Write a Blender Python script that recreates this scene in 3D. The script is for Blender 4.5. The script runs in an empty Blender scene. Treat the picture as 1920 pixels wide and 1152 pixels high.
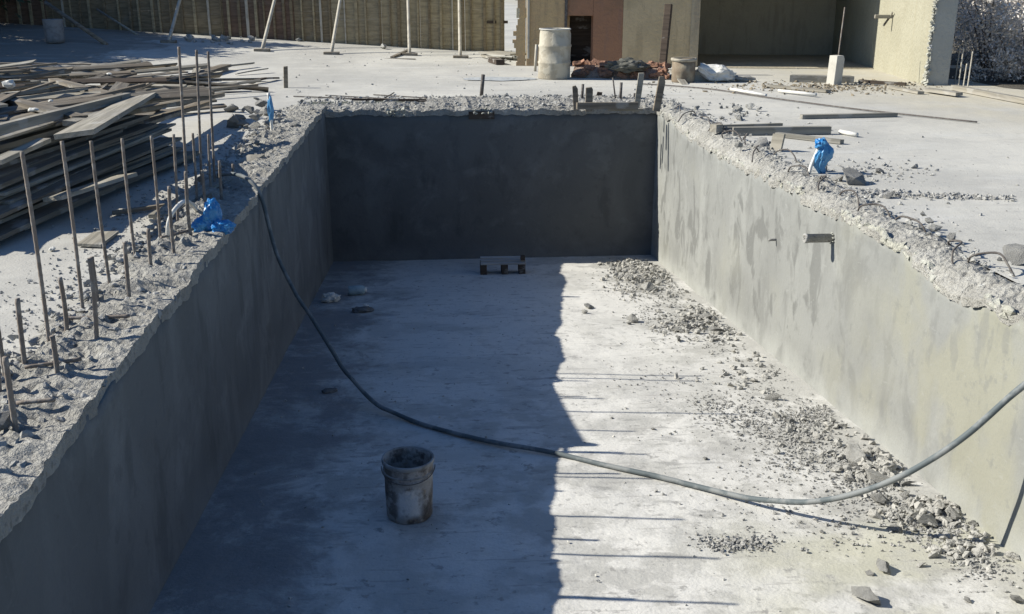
import bpy, bmesh, math, random
from mathutils import Vector, Matrix, noise, Euler
random.seed(7)
R = math.radians
sc = bpy.context.scene
COL = sc.collection

# ------------------------------------------------------------------ camera
F, H = 1900.0, 1.73
TH, PS = R(17.86), R(4.67)
fw = Vector((math.sin(PS)*math.cos(TH), math.cos(PS)*math.cos(TH), -math.sin(TH)))
rt = Vector((math.cos(PS), -math.sin(PS), 0))
up = rt.cross(fw)
CAM = Vector((0, 0, H))
cd = bpy.data.cameras.new('camera')
cam = bpy.data.objects.new('camera', cd)
COL.objects.link(cam)
cd.sensor_width = 36
cd.lens = 36*F/1920
cd.clip_start = .05
cd.clip_end = 2000
cam.matrix_world = Matrix(((rt.x, up.x, -fw.x, 0), (rt.y, up.y, -fw.y, 0), (rt.z, up.z, -fw.z, H), (0, 0, 0, 1)))
sc.camera = cam

def ray(x, y): return fw + rt*((x-960)/F) - up*((y-576)/F)
def at(x, y, z=0.):                       # survey point of the photograph at a known height
    d = ray(x, y); return CAM + d*((z-H)/d.z)
def gz(x, y):                             # the slab climbs gently towards the far left
    s = min(1, max(0, (y-20.5)/7)); s = s*s*(3-2*s)
    return s*min(.75, .055*max(0, 1-x))
def atg(x, y, dz=0.):
    d = ray(x, y); lo, hi = 1., 90.
    for _ in range(50):
        t = (lo+hi)/2; p = CAM+d*t
        if p.z > gz(p.x, p.y)+dz: lo = t
        else: hi = t
    return CAM+d*lo
def fz(y): return -1.31-.0915*(y-4.57)    # pool floor
def atf(x, y, off=0.):
    d = ray(x, y); t = (-1.31+.0915*4.57+off-H)/(d.z+.0915*d.y); return CAM + d*t
def onplane(x, y, P0, a):
    n = Vector((math.sin(a), math.cos(a), 0)); d = ray(x, y)
    return CAM + d*((Vector((P0[0], P0[1], H))-CAM).dot(n)/d.dot(n))

XL, XR, YF, YN = -1.46, 3.2, 14.65, .6
def xr(y): return XR+.0115*max(0, y-5)      # the right wall splays a little towards the far end

# ------------------------------------------------------------------ light
SUN_EL, SUN_AZ = R(33.2), R(-9.5)
tow = Vector((-math.cos(SUN_AZ)*math.cos(SUN_EL), -math.sin(SUN_AZ)*math.cos(SUN_EL), math.sin(SUN_EL)))
w = bpy.data.worlds.new('World'); sc.world = w; w.use_nodes = True
nt = w.node_tree
sky = nt.nodes.new('ShaderNodeTexSky'); sky.sky_type = 'NISHITA'; sky.sun_disc = False
sky.ozone_density = 8; sky.dust_density = .3; sky.sun_elevation = SUN_EL; sky.sun_rotation = math.atan2(tow.x, tow.y)
nt.links.new(sky.outputs[0], nt.nodes['Background'].inputs[0])
nt.nodes['Background'].inputs[1].default_value = .078
sl = bpy.data.lights.new('sun', 'SUN'); sl.energy = 5.0; sl.angle = R(.4); sl.color = (1, .95, .85)
so = bpy.data.objects.new('sun', sl); COL.objects.link(so)
so.location = (-20, 5, 20); so.rotation_euler = tow.to_track_quat('Z', 'Y').to_euler()
sc.view_settings.view_transform = 'Standard'; sc.view_settings.look = 'None'
sc.view_settings.exposure = .6; sc.view_settings.gamma = 1
sc.cycles.max_bounces = 6; sc.cycles.diffuse_bounces = 4

# ------------------------------------------------------------------ materials
class Mat:
    def __init__(s, name, rough=.9, spec=.25):
        s.m = bpy.data.materials.new(name); s.m.use_nodes = True
        s.nt = s.m.node_tree; s.b = s.nt.nodes['Principled BSDF']
        s.b.inputs['Roughness'].default_value = rough
        s.b.inputs['Specular IOR Level'].default_value = spec
        s.geo = s.nt.nodes.new('ShaderNodeNewGeometry'); s.tc = s.nt.nodes.new('ShaderNodeTexCoord')
        s.col = None; s.h = None
    def L(s, a, b): s.nt.links.new(a, b)
    def coords(s, space='world', scale=(1, 1, 1), rot=0):
        mp = s.nt.nodes.new('ShaderNodeMapping'); mp.inputs['Scale'].default_value = scale
        mp.inputs['Rotation'].default_value = (0, 0, rot)
        s.L(s.geo.outputs['Position'] if space == 'world' else s.tc.outputs['Object'], mp.inputs['Vector'])
        return mp.outputs[0]
    def noise(s, scale, detail=5, space='world', stretch=(1, 1, 1), lo=.35, hi=.65, rough=.55, dist=0, rot=0):
        n = s.nt.nodes.new('ShaderNodeTexNoise'); n.inputs['Scale'].default_value = scale
        n.inputs['Detail'].default_value = detail; n.inputs['Roughness'].default_value = rough
        n.inputs['Distortion'].default_value = dist
        s.L(s.coords(space, stretch, rot), n.inputs['Vector'])
        return s.ramp(n.outputs['Fac'], lo, hi)
    def ramp(s, v, lo, hi):
        r = s.nt.nodes.new('ShaderNodeMapRange'); r.interpolation_type = 'SMOOTHSTEP'
        r.inputs['From Min'].default_value = lo; r.inputs['From Max'].default_value = hi
        s.L(v, r.inputs['Value']); return r.outputs[0]
    def math(s, op, a, b):
        n = s.nt.nodes.new('ShaderNodeMath'); n.operation = op
        for i, v in enumerate((a, b)):
            if isinstance(v, (int, float)): n.inputs[i].default_value = v
            else: s.L(v, n.inputs[i])
        return n.outputs[0]
    def rnd(s):
        return s.nt.nodes.new('ShaderNodeObjectInfo').outputs['Random']
    def axis(s, k, lo, hi, space='world'):
        sp = s.nt.nodes.new('ShaderNodeSeparateXYZ'); s.L(s.coords(space), sp.inputs[0])
        return s.ramp(sp.outputs[k], lo, hi)
    def base(s, c):
        n = s.nt.nodes.new('ShaderNodeRGB'); n.outputs[0].default_value = (*c, 1); s.col = n.outputs[0]; return s
    def over(s, fac, c, amt=1., blend='MIX'):
        n = s.nt.nodes.new('ShaderNodeMixRGB'); n.blend_type = blend
        s.L(s.math('MULTIPLY', fac, amt), n.inputs[0]); s.L(s.col, n.inputs[1])
        if isinstance(c, tuple): n.inputs[2].default_value = (*c, 1)
        else: s.L(c, n.inputs[2])
        s.col = n.outputs[0]; return s
    def bump(s, v, amt):
        v = s.math('MULTIPLY', v, amt)
        s.h = v if s.h is None else s.math('ADD', s.h, v); return s
    def done(s, dist=.02):
        s.L(s.col, s.b.inputs['Base Color'])
        if s.h is not None:
            bp = s.nt.nodes.new('ShaderNodeBump'); bp.inputs['Strength'].default_value = 1
            bp.inputs['Distance'].default_value = dist
            s.L(s.h, bp.inputs['Height']); s.L(bp.outputs[0], s.b.inputs['Normal'])
        return s.m

def m_deck():
    m = Mat('deck concrete').base((.505, .492, .44))
    sand = m.math('MULTIPLY', m.axis(0, 5.2, 8.2), m.axis(1, 9.5, 14.5))
    dl = m.math('MULTIPLY', m.math('SUBTRACT', 1, m.axis(0, -3.1, -2.0)), m.math('SUBTRACT', 1, m.axis(1, 7, 11)))
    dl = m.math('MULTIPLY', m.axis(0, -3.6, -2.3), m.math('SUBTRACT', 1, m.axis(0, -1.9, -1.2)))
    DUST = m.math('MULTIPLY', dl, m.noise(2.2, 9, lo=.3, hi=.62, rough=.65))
    SANDM = m.math('MULTIPLY', sand, m.noise(.8, 5, lo=.25, hi=.55))
    m.over(m.noise(.35, 6, lo=.4, hi=.65), (.36, .355, .325), .7)
    m.over(m.noise(1.3, 8, stretch=(.5, 1.5, 1), lo=.52, hi=.72), (.50, .495, .46), .7)
    m.over(m.noise(3.2, 8, stretch=(.35, 1.6, 1), lo=.56, hi=.72), (.31, .30, .275), .5)
    m.over(m.noise(60, 4, lo=.45, hi=.8), (.34, .335, .31), .25)
    m.over(m.noise(11, 5, lo=.63, hi=.7), (.2, .195, .18), .5)
    ground_tone = m.math('ADD', m.math('MULTIPLY', m.math('SUBTRACT', 1, m.axis(0, -8.5, -4.5)), m.axis(1, 19, 24)), m.math('MULTIPLY', m.math('SUBTRACT', m.noise(.7, 8, lo=.3, hi=.7, rough=.65), .5), .8))
    m.over(m.ramp(ground_tone, .3, .7), (.19, .18, .155), .85)  # far-left shade deepened in the ground colour, with patchy edges
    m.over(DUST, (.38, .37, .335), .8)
    m.over(m.noise(2.2, 9, stretch=(.22, 2.6, 1), lo=.54, hi=.66, rough=.6), (.40, .39, .355), .45)
    m.over(m.noise(1.1, 9, lo=.60, hi=.66, rough=.72, dist=1.), (.36, .35, .315), .4)
    m.over(SANDM, (.44, .405, .31), .75)
    m.over(m.noise(.55, 9, lo=.56, hi=.60, dist=.3), (.40, .39, .355), .35)
    m.bump(m.noise(1.2, 4), .25).bump(m.noise(60, 3), .03)
    return m.done(.03)
def m_floor():
    m = Mat('pool floor screed').base((.585, .575, .535))
    m.over(m.noise(.5, 6, lo=.42, hi=.68), (.47, .465, .44), .6)
    m.over(m.math('MULTIPLY', m.noise(1.9, 9, lo=.47, hi=.58, rough=.68), m.math('SUBTRACT', 1, m.axis(1, 7.0, 10.0))), (.37, .365, .335), .8)
    m.over(m.noise(.8, 8, lo=.50, hi=.60, rough=.68, dist=.5), (.42, .415, .385), .6)
    m.over(m.noise(1.1, 8, lo=.56, hi=.68, dist=.6), (.38, .375, .34), .5)
    m.over(m.noise(4.5, 7, stretch=(.6, 1.8, 1), lo=.60, hi=.68, dist=.5), (.22, .22, .21), .5)
    m.over(m.noise(14, 6, lo=.60, hi=.68), (.25, .245, .23), .6)
    m.over(m.noise(70, 3, lo=.45, hi=.75), (.42, .415, .39), .35)
    # trodden mud stain beside the left wall and grey dust along the right one
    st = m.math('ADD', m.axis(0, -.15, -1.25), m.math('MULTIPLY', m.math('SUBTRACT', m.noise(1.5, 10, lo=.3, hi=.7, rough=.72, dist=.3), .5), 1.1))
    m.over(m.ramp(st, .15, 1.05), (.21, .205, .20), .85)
    du = m.math('ADD', m.axis(0, 1.7, 3.1), m.math('MULTIPLY', m.math('SUBTRACT', m.noise(1.6, 9, lo=.3, hi=.7, rough=.66), .5), 1.3))
    m.over(m.ramp(du, .45, .95), (.36, .355, .325), .75)
    # damp sandy tint towards the near right
    t = m.math('MULTIPLY', m.axis(0, 1.2, 2.1), m.math('SUBTRACT', 1, m.axis(1, 4.8, 5.6)))
    m.over(m.math('MULTIPLY', t, m.noise(1.5, 5, lo=.35, hi=.6)), (.44, .43, .33), .7)
    # straw-thin trowel scratches
    m.over(m.noise(2.6, 3, stretch=(1, 9, 1), lo=.64, hi=.67, rot=.25), (.3, .29, .27), .5)
    m.over(m.noise(7, 9, lo=.60, hi=.64, rough=.7), (.27, .265, .25), .6)
    m.over(m.noise(.9, 9, lo=.63, hi=.66, rough=.72, dist=1.2), (.25, .245, .235), .55)
    m.bump(m.noise(1.6, 4), .3).bump(m.noise(50, 3), .03)
    return m.done(.03)
def m_plaster(kind):
    c = {'right': (.235, .24, .225), 'left': (.135, .142, .14), 'far': (.115, .119, .117)}[kind]  # left and far are darker copies: their shade put into the render colour
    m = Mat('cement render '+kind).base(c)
    k = lambda f: tuple(v*f for v in c)
    m.over(m.noise(.9, 5, lo=.40, hi=.66), k(.82), .8)
    m.over(m.noise(1.0, 7, stretch=(1, 1.5, .9), lo=.50, hi=.66, dist=.9), k(1.22), .6)
    m.over(m.noise(1.5, 6, stretch=(1, 1.9, 1.0), lo=.55, hi=.67, dist=.8), k(.68), .6)
    if kind == 'right':
        m.over(m.math('MULTIPLY', m.noise(1.2, 4, stretch=(1, 1.2, .8), lo=.46, hi=.62), m.math('SUBTRACT', 1, m.axis(1, 5.5, 9))), (.27, .265, .20), .7)
        m.over(m.noise(4, 6, stretch=(1, 1.7, .7), lo=.58, hi=.66), k(.7), .4)
        m.over(m.math('MULTIPLY', m.noise(1.9, 6, stretch=(1, 1.6, 1.0), lo=.52, hi=.60, dist=.6), m.axis(1, 6.0, 8.5)), k(.60), .85)
        m.over(m.noise(.6, 3, lo=.5, hi=.7), (.27, .27, .225), .5)
    if kind != 'right':
        m.over(m.noise(1.6, 8, lo=.5, hi=.64, rough=.66, dist=.4), k(1.5), .55)
        m.over(m.noise(2.2, 7, stretch=(1, 1, .35), lo=.56, hi=.66, rough=.62), k(.6), .6)
    m.over(m.noise(6, 9, lo=.56, hi=.64, rough=.7), k(.72), .45)
    m.over(m.noise(9, 8, stretch=(1, 1, 2.2), lo=.60, hi=.66, rough=.7, dist=.8), k(1.3), .35)
    # dry dust splashed along the foot of the wall
    z = m.nt.nodes.new('ShaderNodeSeparateXYZ'); m.L(m.geo.outputs['Position'], z.inputs[0])
    hgt = m.math('ADD', z.outputs[2], m.math('MULTIPLY', z.outputs[1], .0915))     # height above sloping floor
    foot = m.math('SUBTRACT', 1, m.ramp(hgt, -.89, -.58))
    m.over(m.math('MULTIPLY', foot, m.noise(2.5, 6, lo=.25, hi=.6)), k(1.5), .65)
    m.over(m.noise(90, 3, lo=.4, hi=.75), k(.8), .3)
    m.bump(m.noise(1.4, 4), .25).bump(m.noise(25, 4), .03)
    return m.done(.025)
def m_rubble(name, c, c2, dark=.55):
    m = Mat(name, .95, .1).base(c)
    m.over(m.noise(3, 6, lo=.4, hi=.62), c2, .8)
    m.over(m.noise(26, 6, lo=.52, hi=.66), tuple(v*dark for v in c), .7)
    m.over(m.noise(7, 4, lo=.64, hi=.7), tuple(min(.62, v*1.5) for v in c), .7)
    m.bump(m.noise(40, 6), .35).bump(m.noise(140, 3), .15)
    return m.done(.02)
def m_stone(name, c):
    m = Mat(name, .95, .1).base(c)
    m.over(m.rnd(), tuple(v*.7 for v in c), .8)
    m.over(m.noise(9, 5, lo=.42, hi=.62), tuple(v*.62 for v in c), .7)
    m.bump(m.noise(40, 5, space='object'), .4)
    return m.done(.012)
def m_wood(name, c, c2, grey=(.20, .195, .18), rnd=.75, scale=1., splash=.5):
    m = Mat(name, .85, .15).base(c)
    r = m.rnd()
    m.over(r, c2, rnd)
    m.over(m.noise(1.1*scale, 4, space='object', lo=.40, hi=.64), grey, .6)
    g = m.noise(9*scale, 7, space='object', stretch=(.12, 2.2, 2.2), lo=.38, hi=.66, dist=.3)
    m.over(g, tuple(v*.5 for v in c2), .55)
    m.over(m.noise(5, 4, space='object', stretch=(.5, 1, 1), lo=.6, hi=.68), (.38, .37, .34), splash)  # cement splashes
    m.bump(g, .5)
    return m.done(.006)
def m_simple(name, c, rough=.7, spec=.3, c2=None, sc_=12, amt=.6, bump=.2, lo=.45, hi=.65, metal=0, space='object', rnd=0):
    m = Mat(name, rough, spec).base(c)
    c2 = c2 or tuple(v*.6 for v in c)
    if rnd: m.over(m.rnd(), tuple(v*.55 for v in c), rnd)
    n = m.noise(sc_, 6, space=space, lo=lo, hi=hi)
    m.over(n, c2, amt)
    if metal: m.b.inputs['Metallic'].default_value = metal
    if bump: m.bump(n, bump)
    return m.done(.006)

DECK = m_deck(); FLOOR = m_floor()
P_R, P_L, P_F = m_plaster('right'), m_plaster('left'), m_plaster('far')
RUB = m_rubble('broken concrete rim', (.37, .36, .325), (.29, .28, .25))
RUB_R = m_rubble('pale broken rim', (.43, .42, .38), (.34, .33, .295))
BROKEN = m_rubble('fresh broken mortar', (.5, .5, .44), (.42, .41, .34), .75)
STONE = m_stone('concrete chunk', (.50, .495, .46)); STONE_D = m_stone('dusty grey rubble', (.40, .395, .37))
WOOD = m_wood('weathered timber', (.26, .22, .165), (.14, .118, .092), (.25, .235, .20))
WOODP = m_wood('pale dusty timber', (.35, .325, .265), (.26, .24, .195), (.30, .285, .255), .5)
WOODG = m_wood('grey lying timber', (.31, .295, .25), (.22, .21, .18), (.26, .25, .225), .6)
WOODF = m_wood('fence boards', (.27, .215, .135), (.21, .165, .105), (.21, .175, .12), .8, splash=.12)
WOODN = m_wood('pale and bounce-lightened fence boards', (.42, .35, .22), (.34, .285, .185), (.31, .265, .185), .8, splash=.12)
WOODR = m_wood('reddish fence boards', (.21, .135, .095), (.15, .105, .075), (.14, .115, .09), .7, splash=.12)
WOODD = m_wood('dark timber', (.085, .065, .05), (.06, .048, .04), (.07, .06, .05), .5)
STEEL = m_simple('rusty dusty steel', (.20, .165, .135), .75, .3, (.30, .285, .26), 22, .6, rnd=.5)
STEELD = m_simple('dark bent steel', (.085, .075, .068), .75, .3, (.2, .19, .17), 25, .5)
POLE = m_simple('pale prop pole', (.45, .42, .35), .8, .2, (.27, .24, .19), 6, .6)
HOSE = m_simple('dusty hose rubber', (.10, .12, .125), .7, .3, (.24, .25, .245), 7, .7, lo=.45, hi=.6, space='world')
PVC = m_simple('white plastic pipe', (.66, .65, .60), .45, .4, (.45, .43, .38), 9, .5)
BLUE = m_simple('blue plastic bag', (.015, .17, .44), .35, .5, (.10, .32, .52), 11, .7, .4)
BLUEL = m_simple('pale blue plastic bag', (.06, .24, .46), .4, .5, (.16, .36, .52), 9, .6, .4)
GREYBAG = m_simple('grey sacking', (.13, .13, .125), .8, .2, (.2, .195, .18), 7, .6, .4)
WHITEBAG = m_simple('white sacking', (.62, .61, .56), .7, .2, (.44, .43, .39), 5, .5, .3)
DRUMC = m_simple('cement coated drum', (.36, .325, .255), .95, .1, (.47, .44, .36), 5, .8, .7, .42, .56)
DRUMR = m_simple('rusty drum steel', (.20, .16, .115), .85, .2, (.32, .29, .22), 7, .6, .4)
BRICK = m_stone('red brick', (.36, .21, .145))
BRICKD = m_rubble('brick dust', (.36, .27, .21), (.30, .22, .17))

# ------------------------------------------------------------------ mesh helpers
class MB:
    def __init__(s): s.v = []; s.f = []
    def add(s, vs, fs, M=None):
        o = len(s.v)
        s.v += [tuple(M @ Vector(v)) if M else tuple(v) for v in vs]
        s.f += [tuple(i+o for i in f) for f in fs]
        return s
    def box(s, lo, hi, M=None):
        x0, y0, z0 = lo; x1, y1, z1 = hi
        return s.add([(x0,y0,z0),(x1,y0,z0),(x1,y1,z0),(x0,y1,z0),(x0,y0,z1),(x1,y0,z1),(x1,y1,z1),(x0,y1,z1)],
                     [(0,3,2,1),(4,5,6,7),(0,1,5,4),(1,2,6,5),(2,3,7,6),(3,0,4,7)], M)
    def tube(s, pts, r, n=8, ribs=None, caps=True):
        pts = [Vector(p) for p in pts]; rings = []
        T0 = (pts[1]-pts[0]).normalized()
        nrm = T0.orthogonal().normalized()
        for i, p in enumerate(pts):
            T = (pts[min(i+1, len(pts)-1)]-pts[max(i-1, 0)]).normalized()
            nrm = (nrm - T*nrm.dot(T)).normalized(); b = T.cross(nrm)
            rr = r(i/(len(pts)-1)) if callable(r) else r
            if ribs and i % 2: rr *= ribs
            o = len(s.v)
            s.v += [tuple(p+(nrm*math.cos(2*math.pi*k/n)+b*math.sin(2*math.pi*k/n))*rr) for k in range(n)]
            rings.append(o)
        for a, b_ in zip(rings, rings[1:]):
            for k in range(n): s.f.append((a+k, a+(k+1) % n, b_+(k+1) % n, b_+k))
        if caps:
            s.f.append(tuple(rings[0]+k for k in reversed(range(n)))); s.f.append(tuple(rings[-1]+k for k in range(n)))
        return s
    def lathe(s, prof, n=40, jit=0, cap=False):
        o = len(s.v)
        for (r, z) in prof:
            for k in range(n):
                a = 2*math.pi*k/n
                d = 1+jit*noise.noise((math.cos(a)*1.7, math.sin(a)*1.7, z*5)) if jit else 1
                s.v.append((r*d*math.cos(a), r*d*math.sin(a), z))
        for i in range(len(prof)-1):
            for k in range(n):
                s.f.append((o+i*n+k, o+i*n+(k+1) % n, o+(i+1)*n+(k+1) % n, o+(i+1)*n+k))
        if cap: s.f.append(tuple(o+(len(prof)-1)*n+k for k in range(n)))
        return s
    def build(s, name, m, parent=None, smooth=False, loc=None):
        me = bpy.data.meshes.new(name); me.from_pydata(s.v, [], s.f); me.update()
        me.materials.append(m)
        if smooth: me.polygons.foreach_set('use_smooth', [True]*len(me.polygons))
        o = bpy.data.objects.new(name, me); COL.objects.link(o)
        if parent: o.parent = parent
        if loc is not None: o.location = loc
        return o
def tag(o, label=None, cat=None, group=None, kind=None):
    if label: o['label'] = label
    if cat: o['category'] = cat
    if group: o['group'] = group
    if kind: o['kind'] = kind
    return o
def empty(name, loc, label, cat, group=None, rz=0):
    o = bpy.data.objects.new(name, None); COL.objects.link(o); o.location = loc; o.rotation_euler.z = rz
    o.empty_display_size = .1
    return tag(o, label, cat, group)
def bevel(o, wd, seg=1):
    b = o.modifiers.new('bevel', 'BEVEL'); b.width = wd; b.segments = seg; b.limit_method = 'ANGLE'; return o
def smoothpath(pts, k=8):
    P = [Vector(p) for p in pts]; P = [P[0]*2-P[1]]+P+[P[-1]*2-P[-2]]; out = []
    for i in range(1, len(P)-2):
        for j in range(k):
            t = j/k; a, b, c, d = P[i-1], P[i], P[i+1], P[i+2]
            out.append(.5*((2*b)+(c-a)*t+(2*a-5*b+4*c-d)*t*t+(3*b-a-3*c+d)*t*t*t))
    out.append(P[-2]); return out
def fbm(x, y, z=0., o=4): return noise.fractal((x, y, z), .9, 2.1, o)
def lerp(tab, x):
    if x <= tab[0][0]: return tab[0][1]
    for (a, u), (b, v) in zip(tab, tab[1:]):
        if x <= b: return u+(v-u)*(x-a)/(b-a)
    return tab[-1][1]

def hull(npts, sx, sy, sz, rnd, flat=0):
    bm = bmesh.new()
    for _ in range(npts):
        v = Vector((rnd.gauss(0, 1), rnd.gauss(0, 1), rnd.gauss(0, 1))).normalized()*rnd.uniform(.75, 1)
        bm.verts.new((v.x*sx, v.y*sy, v.z*sz))
    r = bmesh.ops.convex_hull(bm, input=bm.verts)
    bmesh.ops.delete(bm, geom=[g for g in r['geom_interior'] if isinstance(g, bmesh.types.BMVert)], context='VERTS')
    bmesh.ops.recalc_face_normals(bm, faces=bm.faces)
    bm.verts.index_update()
    V = [tuple(v.co) for v in bm.verts]; Fc = [tuple(v.index for v in f.verts) for f in bm.faces]
    bm.free(); return V, Fc
hr = random.Random(3)
HULLS = [hull(hr.randint(9, 16), 1, hr.uniform(.6, .95), hr.uniform(.4, .75), hr) for _ in range(14)]
def stones(mb, p, s, rnd, sink=.25):
    V, Fc = rnd.choice(HULLS)
    M = Matrix.Translation((p[0], p[1], p[2]+s*.5*(1-2*sink))) @ Euler((rnd.uniform(-.6, .6), rnd.uniform(-.6, .6), rnd.uniform(0, 6.28))).to_matrix().to_4x4() @ Matrix.Scale(s, 4)
    mb.add(V, Fc, M)

# ------------------------------------------------------------------ the slab
def grid_plane():
    hx0, hx1, hy0, hy1 = -1.9, 3.5, .35, 15.6
    xs = sorted(set([-300, -120, -60, -35, -25]+[-20+i for i in range(18)]+[hx0, hx1]+[-1, 0, 1, 2, 3]+[5+i for i in range(12)]+[20, 30, 60, 120, 300]))
    ys = sorted(set([-60, -20, -5]+[hy0, hy1]+list(range(1, 36))+[40, 60, 120, 300, 700]))
    mb = MB(); idx = {}
    for j, y in enumerate(ys):
        for i, x in enumerate(xs):
            idx[i, j] = len(mb.v); mb.v.append((x, y, gz(x, y)))
    for j in range(len(ys)-1):
        for i in range(len(xs)-1):
            if xs[i] >= hx0 and xs[i+1] <= hx1 and ys[j] >= hy0 and ys[j+1] <= hy1: continue
            mb.f.append((idx[i, j], idx[i+1, j], idx[i+1, j+1], idx[i, j+1]))
    return tag(mb.build('ground', DECK), kind='structure')
grid_plane()

# ------------------------------------------------------------------ the pool
pool = empty('swimming_pool', (0, 0, 0), 'unfinished concrete swimming pool pit with broken rim, dusty sloping floor', 'swimming pool')
mb = MB(); nx, ny = 60, 170
for j in range(ny+1):
    y = YN-.05+(YF+.1-YN)*j/ny
    for i in range(nx+1):
        x = XL-.05+(XR-XL+.3)*i/nx
        mb.v.append((x, y, fz(y)+.010*fbm(x*1.3, y*1.3)))
for j in range(ny):
    for i in range(nx):
        a = j*(nx+1)+i; mb.f.append((a, a+1, a+nx+2, a+nx+1))
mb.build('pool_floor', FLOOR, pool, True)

TOP_R = [(4.9, .02), (5.3, -.04), (5.7, -.10), (5.9, -.10), (6.2, -.05), (6.45, .0), (7, 0), (7.8, -.04), (8.5, -.05), (9.5, -.08), (10.2, -.10), (11.7, -.11), (12.5, -.15), (13.2, -.09), (13.8, -.05), (14.7, -.04)]
def top_r(y): return lerp(TOP_R, y)+.045*fbm(y*2.1, 4)+.02*fbm(y*9, 1)
def top_l(y): return .045+.035*fbm(y*1.1, 9)+.012*fbm(y*3.1, 3)+.006*fbm(y*17, 3)
def top_f(x): return -.03+.03*fbm(x*1.7, 21)+.012*fbm(x*8, 5)

def wall(name, m, ptfn, n, k, topfn, label=None, back=.28):
    """plastered wall: ptfn(s, depth)->(x,y); rises from below the floor to an irregular top"""
    mb = MB()
    for i in range(n+1):
        s = i/n
        x, y = ptfn(s, 0); zt = topfn(s)-.02; zb = fz(min(y, YF))-.12
        for j in range(k+1):
            z = zb+(zt-zb)*j/k
            off = .006*fbm(x*1.1+y*1.1, z*1.5, 7)
            px, py = ptfn(s, off); mb.v.append((px, py, z))
        px, py = ptfn(s, back); mb.v += [(px, py, zt-.01), (px, py, zb)]
    st = k+3
    for i in range(n):
        for j in range(st-1):
            a = i*st+j; mb.f.append((a, a+st, a+st+1, a+1))
    o = mb.build(name, m, pool, True)
    if label: o['label'] = label
    return o
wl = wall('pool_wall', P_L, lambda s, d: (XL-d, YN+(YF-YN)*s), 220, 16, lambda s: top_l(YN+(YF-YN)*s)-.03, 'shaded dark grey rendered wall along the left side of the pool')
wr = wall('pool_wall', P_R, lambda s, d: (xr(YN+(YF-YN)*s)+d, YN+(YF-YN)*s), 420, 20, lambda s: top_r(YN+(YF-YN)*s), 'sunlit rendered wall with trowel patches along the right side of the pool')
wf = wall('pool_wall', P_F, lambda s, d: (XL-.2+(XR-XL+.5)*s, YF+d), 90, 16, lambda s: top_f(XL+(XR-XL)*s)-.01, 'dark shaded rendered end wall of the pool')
wn = wall('pool_wall', P_F, lambda s, d: (XL-.2+(XR-XL+.4)*s, YN-d), 30, 8, lambda s: -.03)

def rim(name, m, n, k, fn, label):
    mb = MB()
    for i in range(n+1):
        for j in range(k+1): mb.v.append(fn(i/n, j/k))
    for i in range(n):
        for j in range(k):
            a = i*(k+1)+j; mb.f.append((a, a+1, a+k+2, a+k+1))
    o = mb.build(name, m, pool, False); o['label'] = label; return o
def cob(x, y, f):
    d = noise.voronoi((x*f, y*f, 0), distance_metric='DISTANCE', exponent=2.5)[0]
    return min(1, (d[1]-d[0])*1.6)*(.5+.9*noise.noise((round(x*f), round(y*f), 4.))**2)
def crumble(x, y): return .03*cob(x, y, 7)+.016*cob(x, y, 15)-.018+.05*fbm(x*3.2, y*3.2, 0, 5)+.028*abs(fbm(x*11, y*11, 5, 3))+.016*fbm(x*30, y*30, 9, 2)
def rim_left(s, t):
    y = .4+(YF+.1-.4)*s; d = max(0, t-.08)/.92*.95
    x = XL+.012+.035*fbm(y*1.3, 2)+.014*fbm(y*4.3, 8)+.006*fbm(y*23, 8)-d
    if t < .001: return (x+.0, y, top_l(y)-.07-.03*abs(fbm(y*3, 5)))
    out = max(0, (d-.36-.10*fbm(y*.9, 14))/.35)
    z = top_l(y)+crumble(x, y)*min(1, .35+d*3)-.12*out*out-.02*out
    if t > .999: z = -.12
    return (x, y, z)
rim('broken_edge', RUB, 620, 34, rim_left, 'rough crumbled concrete rim with rebar along the left side')
def rim_right(s, t):
    y = 2.5+(YF+.1-2.5)*s; d = max(0, t-.08)/.92*.72
    e = top_r(y)
    x = xr(y)-.012-.03*fbm(y*2.7, 31)-.02*fbm(y*10, 3)+d
    if t < .001: return (x+.006, y, e-.05-.03*abs(fbm(y*4, 2)))
    rise = 1-math.exp(-d/.14)
    out = max(0, (d-.22-.12*fbm(y*1.1, 44))/.28)
    z = e*(1-rise)+(.045)*rise+crumble(x, y)*.7*min(1, .35+d*4)-.13*out*out-.02*out
    if t > .999: z = -.12
    return (x, y, z)
rim('broken_edge', RUB_R, 620, 30, rim_right, 'pale crumbled concrete rim along the right side')
def rim_far(s, t):
    x = XL-.35+(XR-XL+.7)*s; d = max(0, t-.06)/.94*1.55
    y = YF-.012-.02*fbm(x*2.3, 77)-.012*fbm(x*9, 3)+d
    if t < .001: return (x, y, top_f(x)-.07-.035*abs(fbm(x*4, 2)))
    right = min(1, max(0, (x+.9)/1.2))
    out = max(0, (d-.35-.75*right-.2*fbm(x*1.1, 54))/.45)
    z = top_f(x)+.05*min(1, d*4)+crumble(x, y)*.55-.08*out*out-.02*out
    if t > .999: z = -.12
    return (x, y, z)
rim('broken_edge', RUB, 230, 60, rim_far, 'crumbled concrete and dirt along the far end of the pool')
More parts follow.
